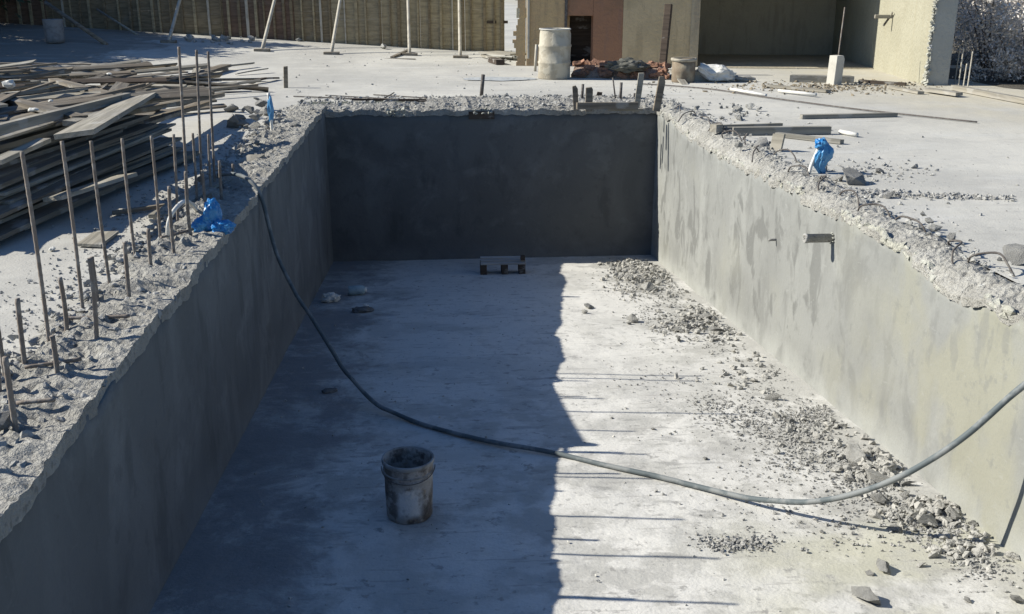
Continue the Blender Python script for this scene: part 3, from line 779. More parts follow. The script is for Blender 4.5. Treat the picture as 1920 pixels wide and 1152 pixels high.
# paper and sacking scraps on the pile
def crumple(name, m, p, sz, label, cat, seed, rz=0, amp=.35, sub=3, tall=None, group=None):
    bm = bmesh.new(); bmesh.ops.create_icosphere(bm, subdivisions=sub, radius=1)
    for v in bm.verts:
        n = v.co.copy(); f = 1+amp*noise.fractal(n*1.6+Vector((seed*5, 0, 0)), .8, 2, 4)
        rdg = amp*.5*abs(noise.noise(n*4+Vector((0, seed*3, 0))))
        v.co = Vector((n.x*sz[0]*f, n.y*sz[1]*f, max(-.8, n.z)*sz[2]*(f+rdg)))
        if tall: tall(v)
    me = bpy.data.meshes.new(name); bm.to_mesh(me); bm.free(); me.materials.append(m)
    o = bpy.data.objects.new(name, me); COL.objects.link(o); o.location = p; o.rotation_euler.z = rz
    return tag(o, label, cat, group)
for i, (px, py, z, s, m, lab) in enumerate([(18, 158, .62, (.13, .12, .08), WHITEBAG, 'pale crumpled paper sack on the pile at the left edge'),
        (62, 206, .72, (.07, .07, .03), WHITEBAG, 'small white paper scrap on the dark boards of the pile'), (205, 139, .42, (.10, .07, .03), WHITEBAG, 'white scrap at the far middle of the pile'),
        (172, 127, .36, (.10, .08, .05), WHITEBAG, 'curled white scrap at the back of the pile'), (308, 235, .22, (.05, .04, .02), WHITEBAG, 'tiny white chip on the dark boards behind the tall rods'), (95, 189, .68, (.05, .04, .02), WHITEBAG, 'small white chip left of the wide pale board')]):
    crumple('paper_scrap', m, at(px, py, z+.04), tuple(v*.55 for v in s), lab, 'paper scrap', i, i, .4, 2)
crumple('paper_scrap', WHITEBAG, at(98, 467, .015), (.02, .03, .012), 'tiny white scrap on the shaded slab by the pile', 'paper scrap', 12, 0, .4, 2)

# ------------------------------------------------------------------ deck timber and pipes, right side
pxplank((1373, 246), (1556, 244), .05, .05, .09, .09, WOODG, 'thick squared timber lying on the slab behind the right rim', name='timber_beam')
pxplank((1336, 238), (1466, 234), .035, .035, .05, .04, WOODG, 'thin batten lying beyond the thick squared timber')
pxplank((1345, 242), (1482, 240), .035, .035, .05, .04, WOODG, 'thin batten lying against the thick squared timber')
pxplank((1338, 241), (1350, 240), .06, .06, .10, .09, WOODP, 'small pale block at the left end of the thin battens', name='wood_block')
pxplank((1456, 252), (1578, 266), .03, .03, .07, .045, WOODG, 'grey batten lying in front of the thick squared timber')
pxplank((1502, 219), (1680, 215), .03, .03, .09, .05, WOODG, 'lone grey board lying out on the open slab at right')
pxplank((1440, 161), (1552, 171), .03, .03, .11, .04, WOODP, 'brownish board lying at the mouth of the dark opening')
pxplank((1480, 147), (1600, 149), .06, .06, .22, .12, WOODG, 'wide grey board lying inside the mouth of the dark opening')
pxplank((1612, 152), (1700, 158), .03, .03, .12, .04, WOODD, 'dark board lying along the foot of the sunlit inner wall')
pxplank((1668, 163), (1726, 174), .03, .03, .10, .04, WOODP, 'pale batten lying before the broken wall end')
pxplank((1738, 168), (1800, 177), .05, .05, .16, .05, WOODP, 'pale board lying on the slab before the wall end')
pxplank((1788, 164), (1960, 197), .05, .05, .10, .08, WOODP, 'long pale edge board at the right end of the slab')
def upright(px, py, h, wd, th, rz, m, label, tilt=(0, 0), name='board', notch=0, z0=-.03):
    p = atg(px, py)
    mb = MB(); ht = h
    prof = [(-wd/2, z0), (wd/2, z0), (wd/2, ht-notch), (wd/2-notch*.6, ht), (-wd/2, ht-.01)]
    mb.v = [(x, -th/2, z) for x, z in prof]+[(x, th/2, z) for x, z in prof]; k = len(prof)
    mb.f = [tuple(range(k)), tuple(range(2*k-1, k-1, -1))]+[(i, i+k, (i+1) % k+k, (i+1) % k) for i in range(k)]
    o = bevel(mb.build(name, m), .004); o.location = p; o.rotation_euler = (tilt[0], tilt[1], rz)
    return tag(o, label, name.replace('_', ' '))
upright(1454, 284, .19, .14, .03, -.9, WOODP, 'short pale board propped upright beside the right rim', (-.25, 0))
for i, (a, b) in enumerate([((1370, 167), (1436, 179)), ((1460, 170), (1530, 178))]):
    A, Bp = at(*a, .04), at(*b, .04)
    o = MB().tube([Vector((0, 0, 0)), Bp-A], .024, 12).build('plastic_pipe', PVC, None, True, A); tag(o, ['left one of the two white plastic pipes lying on the slab before the dark opening', 'right one of the two white plastic pipes lying on the slab before the dark opening'][i], 'pipe', 'white pipes on the slab')
A, Bp = at(1575, 247, .03), at(1607, 253, .03)
o = MB().tube([Vector((0, 0, 0)), Bp-A], .025, 10).build('plastic_pipe', PVC, None, True, A); tag(o, 'short white tube lying right of the thick squared timber', 'pipe')
cp = [at(x, y, .02) for x, y in ((1195, 157), (1260, 161), (1340, 168), (1420, 180), (1500, 191), (1600, 204), (1700, 215), (1832, 229))]
o = MB().tube(smoothpath(cp, 6), .010, 8).build('cable', STEELD, None, True); tag(o, 'long dark cable lying across the slab from the drum towards the right', 'cable')

# blue wrapped pipe ends
def pipe_bag(name, p, pts, r, label):
    e = empty(name, p, label, 'wrapped pipe')
    MB().tube(smoothpath(pts, 8), r, 10).build('pipe', PVC, e, True); return e
p = at(1516, 326); p = Vector((p.x, p.y, .02))
e = pipe_bag('wrapped_pipe', p, [(0, 0, -.06), (.02, .0, .06), (.07, .01, .19), (.10, .015, .245)], .0165, 'white pipe stub with a bright blue plastic bag tied on, right rim')
def bagshape(v):
    t = v.co.z
    k = .55+.45*math.exp(-((t-.02)/.11)**2)
    v.co.x *= k; v.co.y *= k
    v.co.x += .02*math.sin(t*25)
o = crumple('plastic_bag', BLUEL, (.125, .015, .13), (.085, .065, .17), None, None, 31, 0, .35, 4, bagshape); o.parent = e
del_keys = [k for k in ('label', 'category') if k in o.keys()]
o2 = crumple('plastic_bag', BLUE, (.095, .012, .255), (.052, .05, .05), None, None, 32, 0, .4, 3); o2.parent = e
p = at(400, 432, .05)
e = pipe_bag('wrapped_pipe', p, [(-.08, .02, -.05), (-.05, .02, .05), (-.02, .01, .1)], .016, 'crumpled bright blue plastic bag tied over a pipe end on the left rim')
o = crumple('plastic_bag', BLUE, (.0, 0, .11), (.06, .055, .12), None, None, 33, 0, .3, 4); o.parent = e
o = crumple('plastic_bag', BLUE, (.08, -.04, .03), (.075, .06, .05), None, None, 34, .3, .35, 4); o.parent = e
o = crumple('plastic_bag', BLUE, (-.08, .0, .03), (.06, .05, .06), None, None, 35, .3, .35, 4); o.parent = e
p = at(510, 245, .02)
e = pipe_bag('wrapped_pipe', p, [(0, 0, -.05), (0, 0, .2), (-.01, 0, .44)], .02, 'thin pipe stub wrapped in pale blue plastic near the far left pool corner')
def slim(v): v.co.x += .03*math.sin(v.co.z*14)
o = crumple('plastic_bag', BLUEL, (.0, 0, .25), (.036, .036, .15), None, None, 36, 0, .3, 3); o.parent = e
# arched white conduit on the left rim
A = at(313, 447, .03); Bp = at(372, 386, .05)
M1 = at(316, 418, .17); M2 = at(332, 388, .26); M3 = at(352, 378, .22)
o = MB().tube(smoothpath([A+Vector((0, 0, -.08)), M1, M2, M3, Bp+Vector((0, 0, -.06))], 8), .014, 10).build('conduit', PVC, None, True); tag(o, 'white conduit arched over the left rim between the rods', 'conduit')

# pipe stubs through the right wall
p = Vector((xr(7.73), 7.73, -.25))
e = empty('wall_pipe', p, 'stout grey pipe stub sticking out of the sunlit right pool wall', 'pipe')
MB().lathe([(.0, 0), (.036, 0), (.036, .21), (.039, .21), (.039, .235), (.028, .236), (.028, .15), (0, .15)], 20, .05).build('pipe', STONE_D, e, True).rotation_euler = (0, -math.pi/2, 0)
mb = MB()
for k in range(9):
    r1 = random.Random(k); a = k*.7; stones(mb, (-.01, math.cos(a)*.042, math.sin(a)*.042-.01), .016, r1)
o = mb.build('mortar_collar', BROKEN, e)
p = Vector((xr(9.07), 9.07, -.6))
o = MB().tube([(0.03, 0, 0), (-.06, 0, .0), (-.075, 0, -.005)], .012, 10).build('wall_pipe', STONE_D, None, True, p); tag(o, 'small thin pipe stub in the right wall left of the stout one', 'pipe')

# far rim stakes
def stake(px, py, tx, ty, wd, th, m, label, name='wooden_stake', notch=0):
    B = at(px, py, .02); d = ray(tx, ty); T = CAM+d*(B.y/d.y); h = T.z-.02
    o = upright(px, py, h, wd, th, rr.uniform(-.2, .2), m, label, (0, math.atan2(T.x-B.x, h)), name, notch); return o
stake(1080, 203, 1078, 160, .075, .06, WOOD, 'grey pointed stake leftmost in the group at the far pool edge', notch=.05)
stake(1104, 205, 1105, 163, .10, .05, WOOD, 'broad grey stake second in the group at the far pool edge', notch=.03)
stake(1193, 206, 1203, 135, .08, .05, WOODP, 'tall pale stake in the group at the far pool edge', notch=.01)
stake(1231, 205, 1243, 142, .10, .04, WOOD, 'tall notched stake rightmost at the far pool corner', notch=.07)
stake(1122, 183, 1125, 172, .08, .08, WOODD, 'small dark block standing behind the stakes', 'wood_block')
for (b, t, lab, r_) in (((1091, 187), (1093, 158), 'thin steel peg between the two grey stakes', .022), ((1163, 188), (1165, 155), 'thicker steel peg behind the tall pale stake', .022), ((1155, 187), (1149, 146), 'thin leaning rod behind the far pool edge', .012), ((902, 180), (906, 140), 'lone steel peg standing in the dirt at the middle of the far edge', .03), ((1188, 183), (1190, 175), 'tiny peg by the tall pale stake', .015)):
    B = at(*b); d = ray(*t); T = CAM+d*(B.y/d.y)
    o = MB().tube([(0, 0, -.05), (T.x-B.x, 0, T.z)], r_, 10).build('steel_peg', STEELD, None, True, B); tag(o, lab, 'peg')
pxplank((1082, 199), (1196, 198), .09, .09, .05, .09, WOOD, 'board spanning between the stakes at the far pool edge')
pxplank((1140, 206), (1205, 206), .02, .02, .07, .03, WOODP, 'thin batten lying at the far pool edge under the stakes')
pxplank((660, 187), (800, 188), .03, .03, .06, .03, WOODD, 'dark batten lying at the far edge behind the pale notch')
e0 = at(535, 165)
o = upright(536, 165, .36, .07, .06, .2, WOOD, 'short grey stake standing alone on the slab beyond the pool', (0, .05), 'wooden_stake')
pxplank((470, 156), (520, 146), .03, .04, .09, .03, WOODD, 'dark crooked stick lying on the slab beyond the pool', warp=.03)
pxplank((530, 108), (778, 112), .03, .03, .06, .04, WOOD, 'long thin batten lying on the slab before the props')
pxplank((735, 108), (768, 93), .06, .12, .08, .04, WOOD, 'short stick lying against the foot of the third prop')
crumple('plastic_bag', GREYBAG, at(940, 148, .01), (.6, .35, .01), 'pale bluish dust sheet lying flat left of the drum', 'sheet', 44, 0, .4, 3).active_material = m_simple('dust sheet', (.40, .42, .42), .8, .2)

# hump objects on the shaded pool floor
p = atf(943, 512); e = empty('wooden_pallet', (p.x, p.y, fz(p.y)+.01), 'small broken wooden crate frame lying in shade by the far pool wall', 'crate', None, -.03)
M_CR = m_wood('dusty shuttering wood', (.42, .415, .39), (.34, .335, .32), (.38, .375, .36), .5)
for k in range(3): bevel(MB().box((-.31, -.13+k*.1, .14+.012*k), (.31, -.045+k*.1, .165+.012*k)).build('slat', M_CR, e), .004)
for x in (-.27, 0.02, .26): bevel(MB().box((x-.045, -.12, 0), (x+.045, .15, .139)).build('bearer', WOODD, e), .004)
MB().box((.24, -.10, .191), (.30, -.02, .25)).build('block', WOODD, e)
p = atf(670, 553)
e = empty('plastic_container', (p.x, p.y, fz(p.y)+.06), 'pale bluish plastic container lying in the shade near the left wall', 'container', None, .1)
LB = m_simple('pale blue plastic', (.30, .40, .43), .5, .4)
o = MB().lathe([(0, -.11), (.055, -.11), (.06, -.10), (.06, .07), (.045, .09), (.03, .10), (.03, .115), (0, .115)], 20).build('container_body', LB, e, True); o.rotation_euler = (0, math.pi/2, 0)
o = MB().lathe([(.033, .098), (.034, .125), (0, .126)], 16).build('cap', PVC, e, True); o.rotation_euler = (0, math.pi/2, 0)
p = atf(621, 566); crumple('paper_bag', WHITEBAG, (p.x, p.y, fz(p.y)+.05), (.11, .08, .06), 'crumpled whitish bag on the shaded floor near the left wall', 'bag', 50, .4, .4, 3)
p = atf(680, 585); crumple('rag', GREYBAG, (p.x, p.y, fz(p.y)+.025), (.12, .06, .035), 'grey crumpled rag on the shaded floor beside the pale container', 'rag', 51, .2, .4, 3)
p = atf(686, 582); crumple('paper_scrap', WHITEBAG, (p.x, p.y, fz(p.y)+.045), (.035, .03, .03), 'small white scrap on the grey rag', 'paper scrap', 52, 0, .3, 2)
p = atf(618, 735); crumple('rag', GREYBAG, (p.x, p.y, fz(p.y)+.012), (.07, .04, .02), 'dark flattened rag on the shaded floor left of the hose', 'rag', 53, .2, .4, 2)

# ------------------------------------------------------------------ fence with props
FA = R(8); FO = Vector((2.0, 26.83, 0)); FD = Vector((-math.cos(FA), math.sin(FA), 0)); FN = Vector((math.sin(FA), math.cos(FA), 0))
fence = empty('board_fence', FO, 'tall weathered shuttering board fence behind the slab, held by props', 'fence')
def fpt(u, off, z): return tuple(FD*u-FN*off+Vector((0, 0, z)))
u = 0.; k = 0
fr = random.Random(4)
while u < 16:
    wdt = fr.uniform(.9, 1.4); u1 = min(16, u+wdt)
    rows = 9; mb = MB(); zz = 0
    zb = min(gz(*(FO+FD*u).xy), gz(*(FO+FD*u1).xy))-.05
    z = zb
    while z < 2.35:
        hb = fr.uniform(.5, 1.0); o1 = fr.uniform(0, .006); z1 = z+hb-.002
        vs = [fpt(u+.004, o1, z), fpt(u1-.004, o1+fr.uniform(-.004, .004), z), fpt(u1-.004, o1, z1), fpt(u+.004, o1, z1)]
        vs += [fpt(u+.004, -.03, z), fpt(u1-.004, -.03, z), fpt(u1-.004, -.03, z1), fpt(u+.004, -.03, z1)]
        mb.add(vs, [(0, 3, 2, 1), (4, 5, 6, 7), (0, 1, 5, 4), (1, 2, 6, 5), (2, 3, 7, 6), (3, 0, 4, 7)]); z += hb
    pn = mb.build('board_panel', WOODN if u < 4 else WOODR if fr.random() < .2 else WOODF, fence)  # right-end panels lighter: bounce off the side wall put into the colour
    for q in (.0, fr.uniform(.2, .28), fr.uniform(.42, .52), fr.uniform(.7, .8)):
        uu = u+q*(u1-u)+.03; wd = fr.uniform(.03, .075)
        zb2 = gz(*(FO+FD*uu).xy)-.04; m = MB()
        vs = [fpt(uu, .052, zb2), fpt(uu+wd, .052, zb2), fpt(uu+wd, .052, 2.4), fpt(uu, .052, 2.4), fpt(uu, .013, zb2), fpt(uu+wd, .013, zb2), fpt(uu+wd, .013, 2.4), fpt(uu, .013, 2.4)]
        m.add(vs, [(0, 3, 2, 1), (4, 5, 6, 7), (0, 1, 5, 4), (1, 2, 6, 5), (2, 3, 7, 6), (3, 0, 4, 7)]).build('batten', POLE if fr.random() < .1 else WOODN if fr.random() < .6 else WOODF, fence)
    u = u1
mb = MB()
for (px, w_) in ((922, .24), (948, .12)):
    q = onplane(px, 42, FO, FA)-FO
    uu = q.dot(FD)
    mb.box((0, 0, 0), (w_, .012, .07), Matrix.Translation(Vector(fpt(uu+w_/2, .026, q.z-.03))) @ Matrix.Rotation(-FA, 4, 'Z'))
mb.build('dark_slot', WOODD, fence)

FOOT = WOOD
for i, (b, t) in enumerate([((155, 48), (182, -5)), ((316, 80), (337, 0)), ((491, 96), (515, 0)), ((621, 102), (638, 0)), ((768, 104), (765, 0)), ((863, 109), (861, 0))]):
    B = atg(*b); fy = FO.y+(B.x-FO.x)*-math.tan(FA)
    d = ray(*t); y = B.y+.57*max(.3, fy-.1-B.y); T = CAM+d*(y/d.y)
    ext = (2.3-B.z)/(T.z-B.z); T = B+(T-B)*ext
    e = empty('prop_pole', B, f'pale slanting pole propping the fence, {ordn[i]} from the left' + (', in shade' if i == 0 else ''), 'prop', 'props of the fence')
    pts = [(T-B)*(k/12) for k in range(13)]
    MB().tube(pts, lambda t_: .042-.008*t_, 10).build('pole', POLE if i else WOOD, e, True)
    bevel(MB().box((-.17, -.11, -.02), (.19, .06, .055)).build('foot_block', FOOT, e), .006)
Bp = atg(258, 66); d = ray(182, 18); A = CAM+d*((Bp.y+1.2)/d.y)
o = MB().tube([Vector((0, 0, 0)), Bp-A], .03, 8).build('prop_pole', WOODP, None, True, A); tag(o, 'thin stick slanting down to the right in the shaded far left corner', 'prop')
Bp = atg(200, 84); d = ray(85, 5); A = CAM+d*((Bp.y+1)/d.y)
o = MB().tube([Vector((0, 0, 0)), Bp-A], .05, 8).build('prop_pole', WOOD, None, True, A); tag(o, 'thick dark beam slanting across the shaded far left corner', 'prop')
# bucket-like pale drum in the shade
p = atg(104, 80)
o = MB().lathe([(0, 0), (.20, 0), (.21, .1), (.22, .5), (.225, .52), (.21, .52), (.20, .1), (0, .05)], 24).build('plastic_tub', m_simple('grey plastic tub', (.22, .23, .24), .6, .3), None, True, p); tag(o, 'grey tub standing in the deep shade at far left', 'tub')
# planks at the right foot of the fence
pxplank((915, 98), (975, 102), .12, .14, .55, .04, WOODP, 'pale panel lying slanted at the foot of the fence by the building')
pxplank((922, 112), (938, 117), .06, .06, .18, .10, WOODD, 'brown wooden block in front of the slanted pale panel', name='wood_block')
pxplank((905, 104), (935, 112), .05, .05, .12, .05, WOODP, 'pale board end under the slanted panel')
for k in range(10):
    px, py = rnd.gauss(962, 14), rnd.gauss(108, 5); chunk(at(px, py), .04+.08*rnd.random()**2, 'pale rubble lump at the building corner beside the fence', 'rubble by the building corner', rnd)

# ------------------------------------------------------------------ building
def m_wallpaint(name, c, c2, c3):
    m = Mat(name).base(c)
    m.over(m.noise(1.4, 6, lo=.4, hi=.62), c2, .7)
    m.over(m.noise(3.0, 6, stretch=(2.2, 2.2, .35), lo=.5, hi=.66), c3, .65)
    m.over(m.noise(30, 4, lo=.5, hi=.7), tuple(v*.75 for v in c), .4)
    m.bump(m.noise(14, 6), .3)
    return m.done(.02)
OCHRE = m_wallpaint('ochre earth render', (.48, .35, .19), (.43, .30, .18), (.34, .25, .15))
REDW = m_wallpaint('reddish render', (.30, .165, .10), (.22, .14, .09), (.25, .15, .105))
GREYW = m_wallpaint('stained concrete wall', (.50, .40, .25), (.41, .33, .205), (.35, .28, .175))
INNER = m_wallpaint('inner grey wall', (.42, .375, .28), (.36, .32, .24), (.31, .275, .205))
CREAM = m_wallpaint('cream render', (.345, .33, .25), (.305, .29, .215), (.32, .30, .22))
GREYC = m_wallpaint('grey concrete end', (.40, .395, .35), (.36, .355, .315), (.37, .365, .325))
BA = R(9); BO = Vector((2.1, 22.0, 0))
bld = empty('concrete_building', BO, 'unfinished concrete building with reddish panel, low dark hatch and wide dark opening', 'building', None, -BA)
def blk(name, m, lo, hi, label=None, bev=.008):
    o = bevel(MB().box(lo, hi).build(name, m, bld), bev)
    if label: o['label'] = label
    return o
def bloc(x, y):      # world -> building coordinates
    q = Matrix.Rotation(BA, 3, 'Z') @ (Vector((x, y, 0))-BO); return q.x, q.y
HB = 4.1; YB = 3.6
blk('front_wall', OCHRE, (.0, 0, -.1), (.83, .25, HB), 'ochre rendered wall panel at the left corner')
blk('front_wall', REDW, (.83, .01, 1.03), (1.40, .24, HB))
blk('front_wall', REDW, (1.40, .005, -.1), (2.02, .25, HB), 'reddish rendered wall panel beside the hatch')
blk('front_wall', GREYW, (2.02, 0, -.1), (3.50, .25, HB), 'streaked grey-brown concrete wall panel')
blk('jamb', m_wallpaint('jamb', (.40, .34, .24), (.34, .29, .2), (.3, .25, .18)), (3.42, -.03, -.1), (3.60, .28, HB-.01), 'pale narrow jamb at the dark opening')
blk('pipe_strip', STEELD, (.80, -.03, .6), (.86, -.002, HB-.02), 'thin dark vertical pipe above the drum')
blk('rear_wall', CREAM, (.23, YB+.26, -.1), (3.6, YB+.4, HB-.02))
blk('side_wall', CREAM, (-.02, .26, -.1), (.22, 4.2, HB), 'cream sunlit side wall')
blk('hatch_jamb', OCHRE, (.83, .26, -.1), (.90, 1.2, 1.1)); blk('hatch_jamb', REDW, (1.36, .26, -.1), (1.43, 1.2, 1.1))
blk('hatch_shade', WOODD, (.9, .7, -.1), (1.36, .76, 1.1), 'dark panel standing in for the unlit room behind the low hatch')  # added panel, darkness of the room behind put into its colour
# jagged render edge over the sunlit side
mb = MB(); er = random.Random(8)
zz = 0.
while zz < 2.4:
    h = er.uniform(.05, .16); wd_ = (.13+.15*abs(math.sin(zz*2.6+.5))*er.uniform(.6, 1.2)); mb.box((-wd_, .004, zz), (-.021, .10+er.uniform(0, .03), zz+h)); zz += h+.001
mb.build('broken_render', OCHRE, bld)['label'] = 'ragged ochre toothing of the left wall corner'
blk('beam_stub', GREYC, (-.30, 1.2, .94), (-.021, 1.5, 1.16), 'short concrete beam stub on the side wall')
blk('corner_batten', POLE, (.02, -.05, .15), (.07, -.003, 2.3), 'pale batten on the left corner')
rx, ry = bloc(8.6, 17.3)
YB = 3.6
HR = 2.5
blk('back_wall', INNER, (.23, YB, -.1), (rx+.3, YB+.25, HR-.02))
blk('partition', INNER, (3.40, .29, -.1), (3.60, YB-.01, HB-.03))
blk('roof_slab', GREYC, (3.62, -.06, HR+.002), (rx+.5, YB+.4, HR+.2))
blk('roof_slab', GREYC, (-.2, -.2, HB+.002), (3.75, YB+.4, HB+.2))
blk('interior_floor', INNER, (3.62, -.3, -.2), (rx-.01, YB-.01, .02))
blk('end_wall', CREAM, (rx, ry, -.1), (rx+.38, .0, 2.1), 'long cream inner wall, sunlit at its near half')
blk('end_wall', CREAM, (rx, .003, -.1), (rx+.38, YB-.01, HR-.01))
blk('end_face', GREYC, (rx+.03, ry-.03, -.1), (rx+.39, ry-.002, 2.11), 'shaded grey end face of the right wall')
mb = MB(); er = random.Random(18)
for k in range(240):
    z = er.uniform(0, 2.1); s = er.uniform(.02, .05)*(1.6 if z < .35 else 1)
    stones(mb, (rx+.005+er.uniform(-.02, .03), ry-.01+er.uniform(-.05, .02), z-s*.5), s, er)
mb.build('broken_edge', BROKEN, bld)['label'] = 'torn pale plaster edge of the right wall end'
# bracket on the inner wall
q = onplane(1622, 33, (8.9, 19.6), BA); 
e = empty('wall_bracket', (8.93, 19.65, q.z), 'small wooden bracket sticking out of the sunlit inner wall', 'bracket', None, -BA)
bevel(MB().box((-.30, -.03, -.02), (.05, .03, .05)).build('arm', WOODP, e), .004)
MB().tube([(-.02, 0, -.0), (-.12, 0, -.16)], .02, 6).build('brace', WOODD, e)
MB().tube([(-.0, -.02, .03), (.0, -.10, .10)], .016, 6).build('peg', WOODP, e)
# rod and pale post
B = at(1567, 158); d = ray(1584, 14); T = CAM+d*((B.y+.3)/d.y)
o = MB().tube([(0, .05, -.02), (T.x-B.x, T.y-B.y, T.z)], .012, 8).build('steel_rod', STEEL, None, True, B); tag(o, 'thin rod leaning behind the pale post at the dark opening', 'rod')
upright(1563, 159, .50, .20, .17, .5, m_simple('pale concrete post', (.50, .48, .42), .9, .15, (.40, .38, .33), 6, .5), 'short pale concrete post standing before the dark opening', (0, .06), 'concrete_post', .06)

# drums
p = at(1043, 150)
e = empty('oil_drum', (p.x, p.y+.28, 0), 'cement-coated oil drum with two raised hoops, standing by the hatch', 'drum')
prof = [(0, 0), (.29, 0), (.30, .02), (.296, .26), (.312, .285), (.312, .30), (.297, .325), (.293, .56), (.307, .585), (.307, .60), (.292, .625), (.285, .80), (.272, .865), (.278, .875), (.278, .89), (.262, .89), (.262, .86), (0, .858)]
mbd = MB().lathe(prof, 72, .05)
mbd.v = [(x*(1+.022*noise.noise((x*6, y*6, z*6))+.012*noise.noise((x*19, y*19, z*19))), y*(1+.022*noise.noise((x*6, y*6, z*6))), z) for x, y, z in mbd.v]
mbd.build('drum_body', DRUMC, e, True)
MB().lathe([(.279, .872), (.292, .878), (.292, .897), (.262, .898), (.261, .885)], 56, .04).build('drum_rim', m_simple('drum rim', (.5, .49, .45), .9, .1), e, True)
p = at(1286, 156)
e = empty('rusty_drum', (p.x, p.y+.2, 0), 'short rusty cut-down drum with a ragged lip beside the dark opening', 'drum')
MB().lathe([(0, 0), (.20, 0), (.205, .02), (.208, .18), (.215, .20), (.208, .22), (.205, .40), (.195, .40), (.19, .05), (0, .04)], 36, .06).build('drum_body', DRUMR, e, True)
MB().lathe([(.206, .36), (.235, .375), (.235, .40), (.226, .42), (.196, .415)], 36, .12).build('drum_lip', m_simple('drum lip', (.36, .33, .27), .9, .1, (.2, .17, .12)), e, True)
o = plank(at(1243, 137, .06)+Vector((0, .1, 0)), at(1285, 158, .01), .12, .03, WOODP, 'curved pale board fallen against the cut-down drum', warp=.06)
upright(1311, 152, .20, .26, .22, .1, GREYC, 'low grey concrete block right of the cut-down drum', name='concrete_block')
# leaning dark post
B = at(1241, 141, .0); d = ray(1254, 8); T = CAM+d*((B.y+.15)/d.y)
ax = (T-B); ln = ax.length
o = bevel(MB().box((-.07, -.04, 0), (.07, .04, ln)).build('timber_post', WOODD, None), .01)
o.location = B; o.rotation_euler = ax.to_track_quat('Z', 'Y').to_euler(); o.rotation_euler.z = .0
o.matrix_world = Matrix.Translation(B) @ ax.to_track_quat('Z', 'Y').to_matrix().to_4x4(); tag(o, 'dark timber post leaning upright before the streaked wall', 'post')
B = at(1247, 146)
for k in range(6): chunk((B.x+rnd.uniform(-.2, .2), B.y+rnd.uniform(-.15, .1), 0), .05+.05*rnd.random(), 'stone wedged round the foot of the dark leaning post', 'stones at the post foot', rnd, BRICK if k % 2 else None)
B = at(998, 134, .0); 
o = MB().tube([(0, 0, -.03), (.03, 0, .52)], .028, 8).build('wooden_stake', POLE, None, True, at(1003, 134)); tag(o, 'thin pale stake standing at the ochre corner left of the drum', 'stake')
# white sack
p = at(1345, 155)
def sackf(v):
    v.co.z += .25*max(0, -v.co.x)+.02*math.sin(v.co.x*16); v.co.z = max(v.co.z, -.13)
crumple('cement_sack', WHITEBAG, (p.x, p.y+.15, .13), (.33, .2, .15), 'folded white sack slumped beside the dark opening', 'sack', 60, -.2, .28, 4, sackf)
p = at(1392, 153); crumple('cement_sack', m_simple('grey paper', (.33, .32, .29), .8, .2), (p.x, p.y, .05), (.2, .12, .06), 'flat grey sack lying right of the folded white sack', 'sack', 61, -.2, .28, 3)
# dark tarp heap on the brick kerb
p = at(1178, 124, .25); crumple('tarp', m_simple('dark tarp', (.09, .09, .075), .7, .3, (.20, .19, .16), 6), (p.x, p.y+.15, .24), (.36, .2, .11), 'dark crumpled tarp lying on the brick kerb', 'tarp', 62, -.1, .4, 4)
# brick kerb: broken bricks in front of the wall
mb = MB()
ka, kb = at(1072, 146), at(1246, 150); kd = (kb-ka).normalized(); kn = Vector((-kd.y, kd.x, 0))
for i in range(41):
    for j in range(13):
        t = i/40; s = j/12; q = ka+(kb-ka)*t+kn*(s*1.2-.05)
        z = .20*min(1, s*5)*(1 if s < .999 else .6)+.05*fbm(q.x*4, q.y*4)-(.05 if s < .01 else 0)
        mb.v.append((q.x, q.y, z))
for i in range(40):
    for j in range(12):
        a = i*13+j; mb.f.append((a, a+13, a+14, a+1))
tag(mb.build('brick_rubble', BRICKD), 'bank of red brick dust and rubble before the reddish wall', 'rubble', kind='stuff')
bme = bpy.data.meshes.new('brick'); bm = bmesh.new(); bmesh.ops.create_cube(bm, size=1)
bmesh.ops.scale(bm, vec=(.2, .1, .075), verts=bm.verts); bmesh.ops.subdivide_edges(bm, edges=bm.edges, cuts=2, use_grid_fill=True)
for v in bm.verts: v.co += Vector((noise.noise(v.co*30), noise.noise(v.co*30+Vector((7, 0, 0))), noise.noise(v.co*30+Vector((0, 9, 0)))))*.012
bm.to_mesh(bme); bm.free(); bme.materials.append(BRICK)
for k in range(64):
    t = rnd.random(); s = rnd.random()**1.5*.6; q = ka+(kb-ka)*t+kn*s
    o = bpy.data.objects.new('brick', bme); COL.objects.link(o)
    o.location = (q.x, q.y, .04+.17*min(1, s*5)+rnd.uniform(-.02, .03)); o.rotation_euler = (rnd.gauss(0, .3), rnd.gauss(0, .3), -.25+rnd.gauss(0, .6)); sc_ = rnd.uniform(.5, 1); o.scale = (sc_, rnd.uniform(.7, 1.1), rnd.uniform(.7, 1.1))
    tag(o, 'broken red brick in the low kerb before the reddish wall', 'brick', 'broken bricks of the kerb')
# debris and dirt inside the mouth of the opening
def at_mouth(r):
    px, py = r.gauss(1560, 90), r.gauss(164, 6); p = at(px, max(150, py)); return (p.x, p.y, 0)
scatter('mouth_rubble', m_stone('earthy rubble', (.34, .29, .21)), at_mouth, 900, .008, .05, ('earthy crumbs strewn before the dark opening and the wall end', 'rubble'), 31)

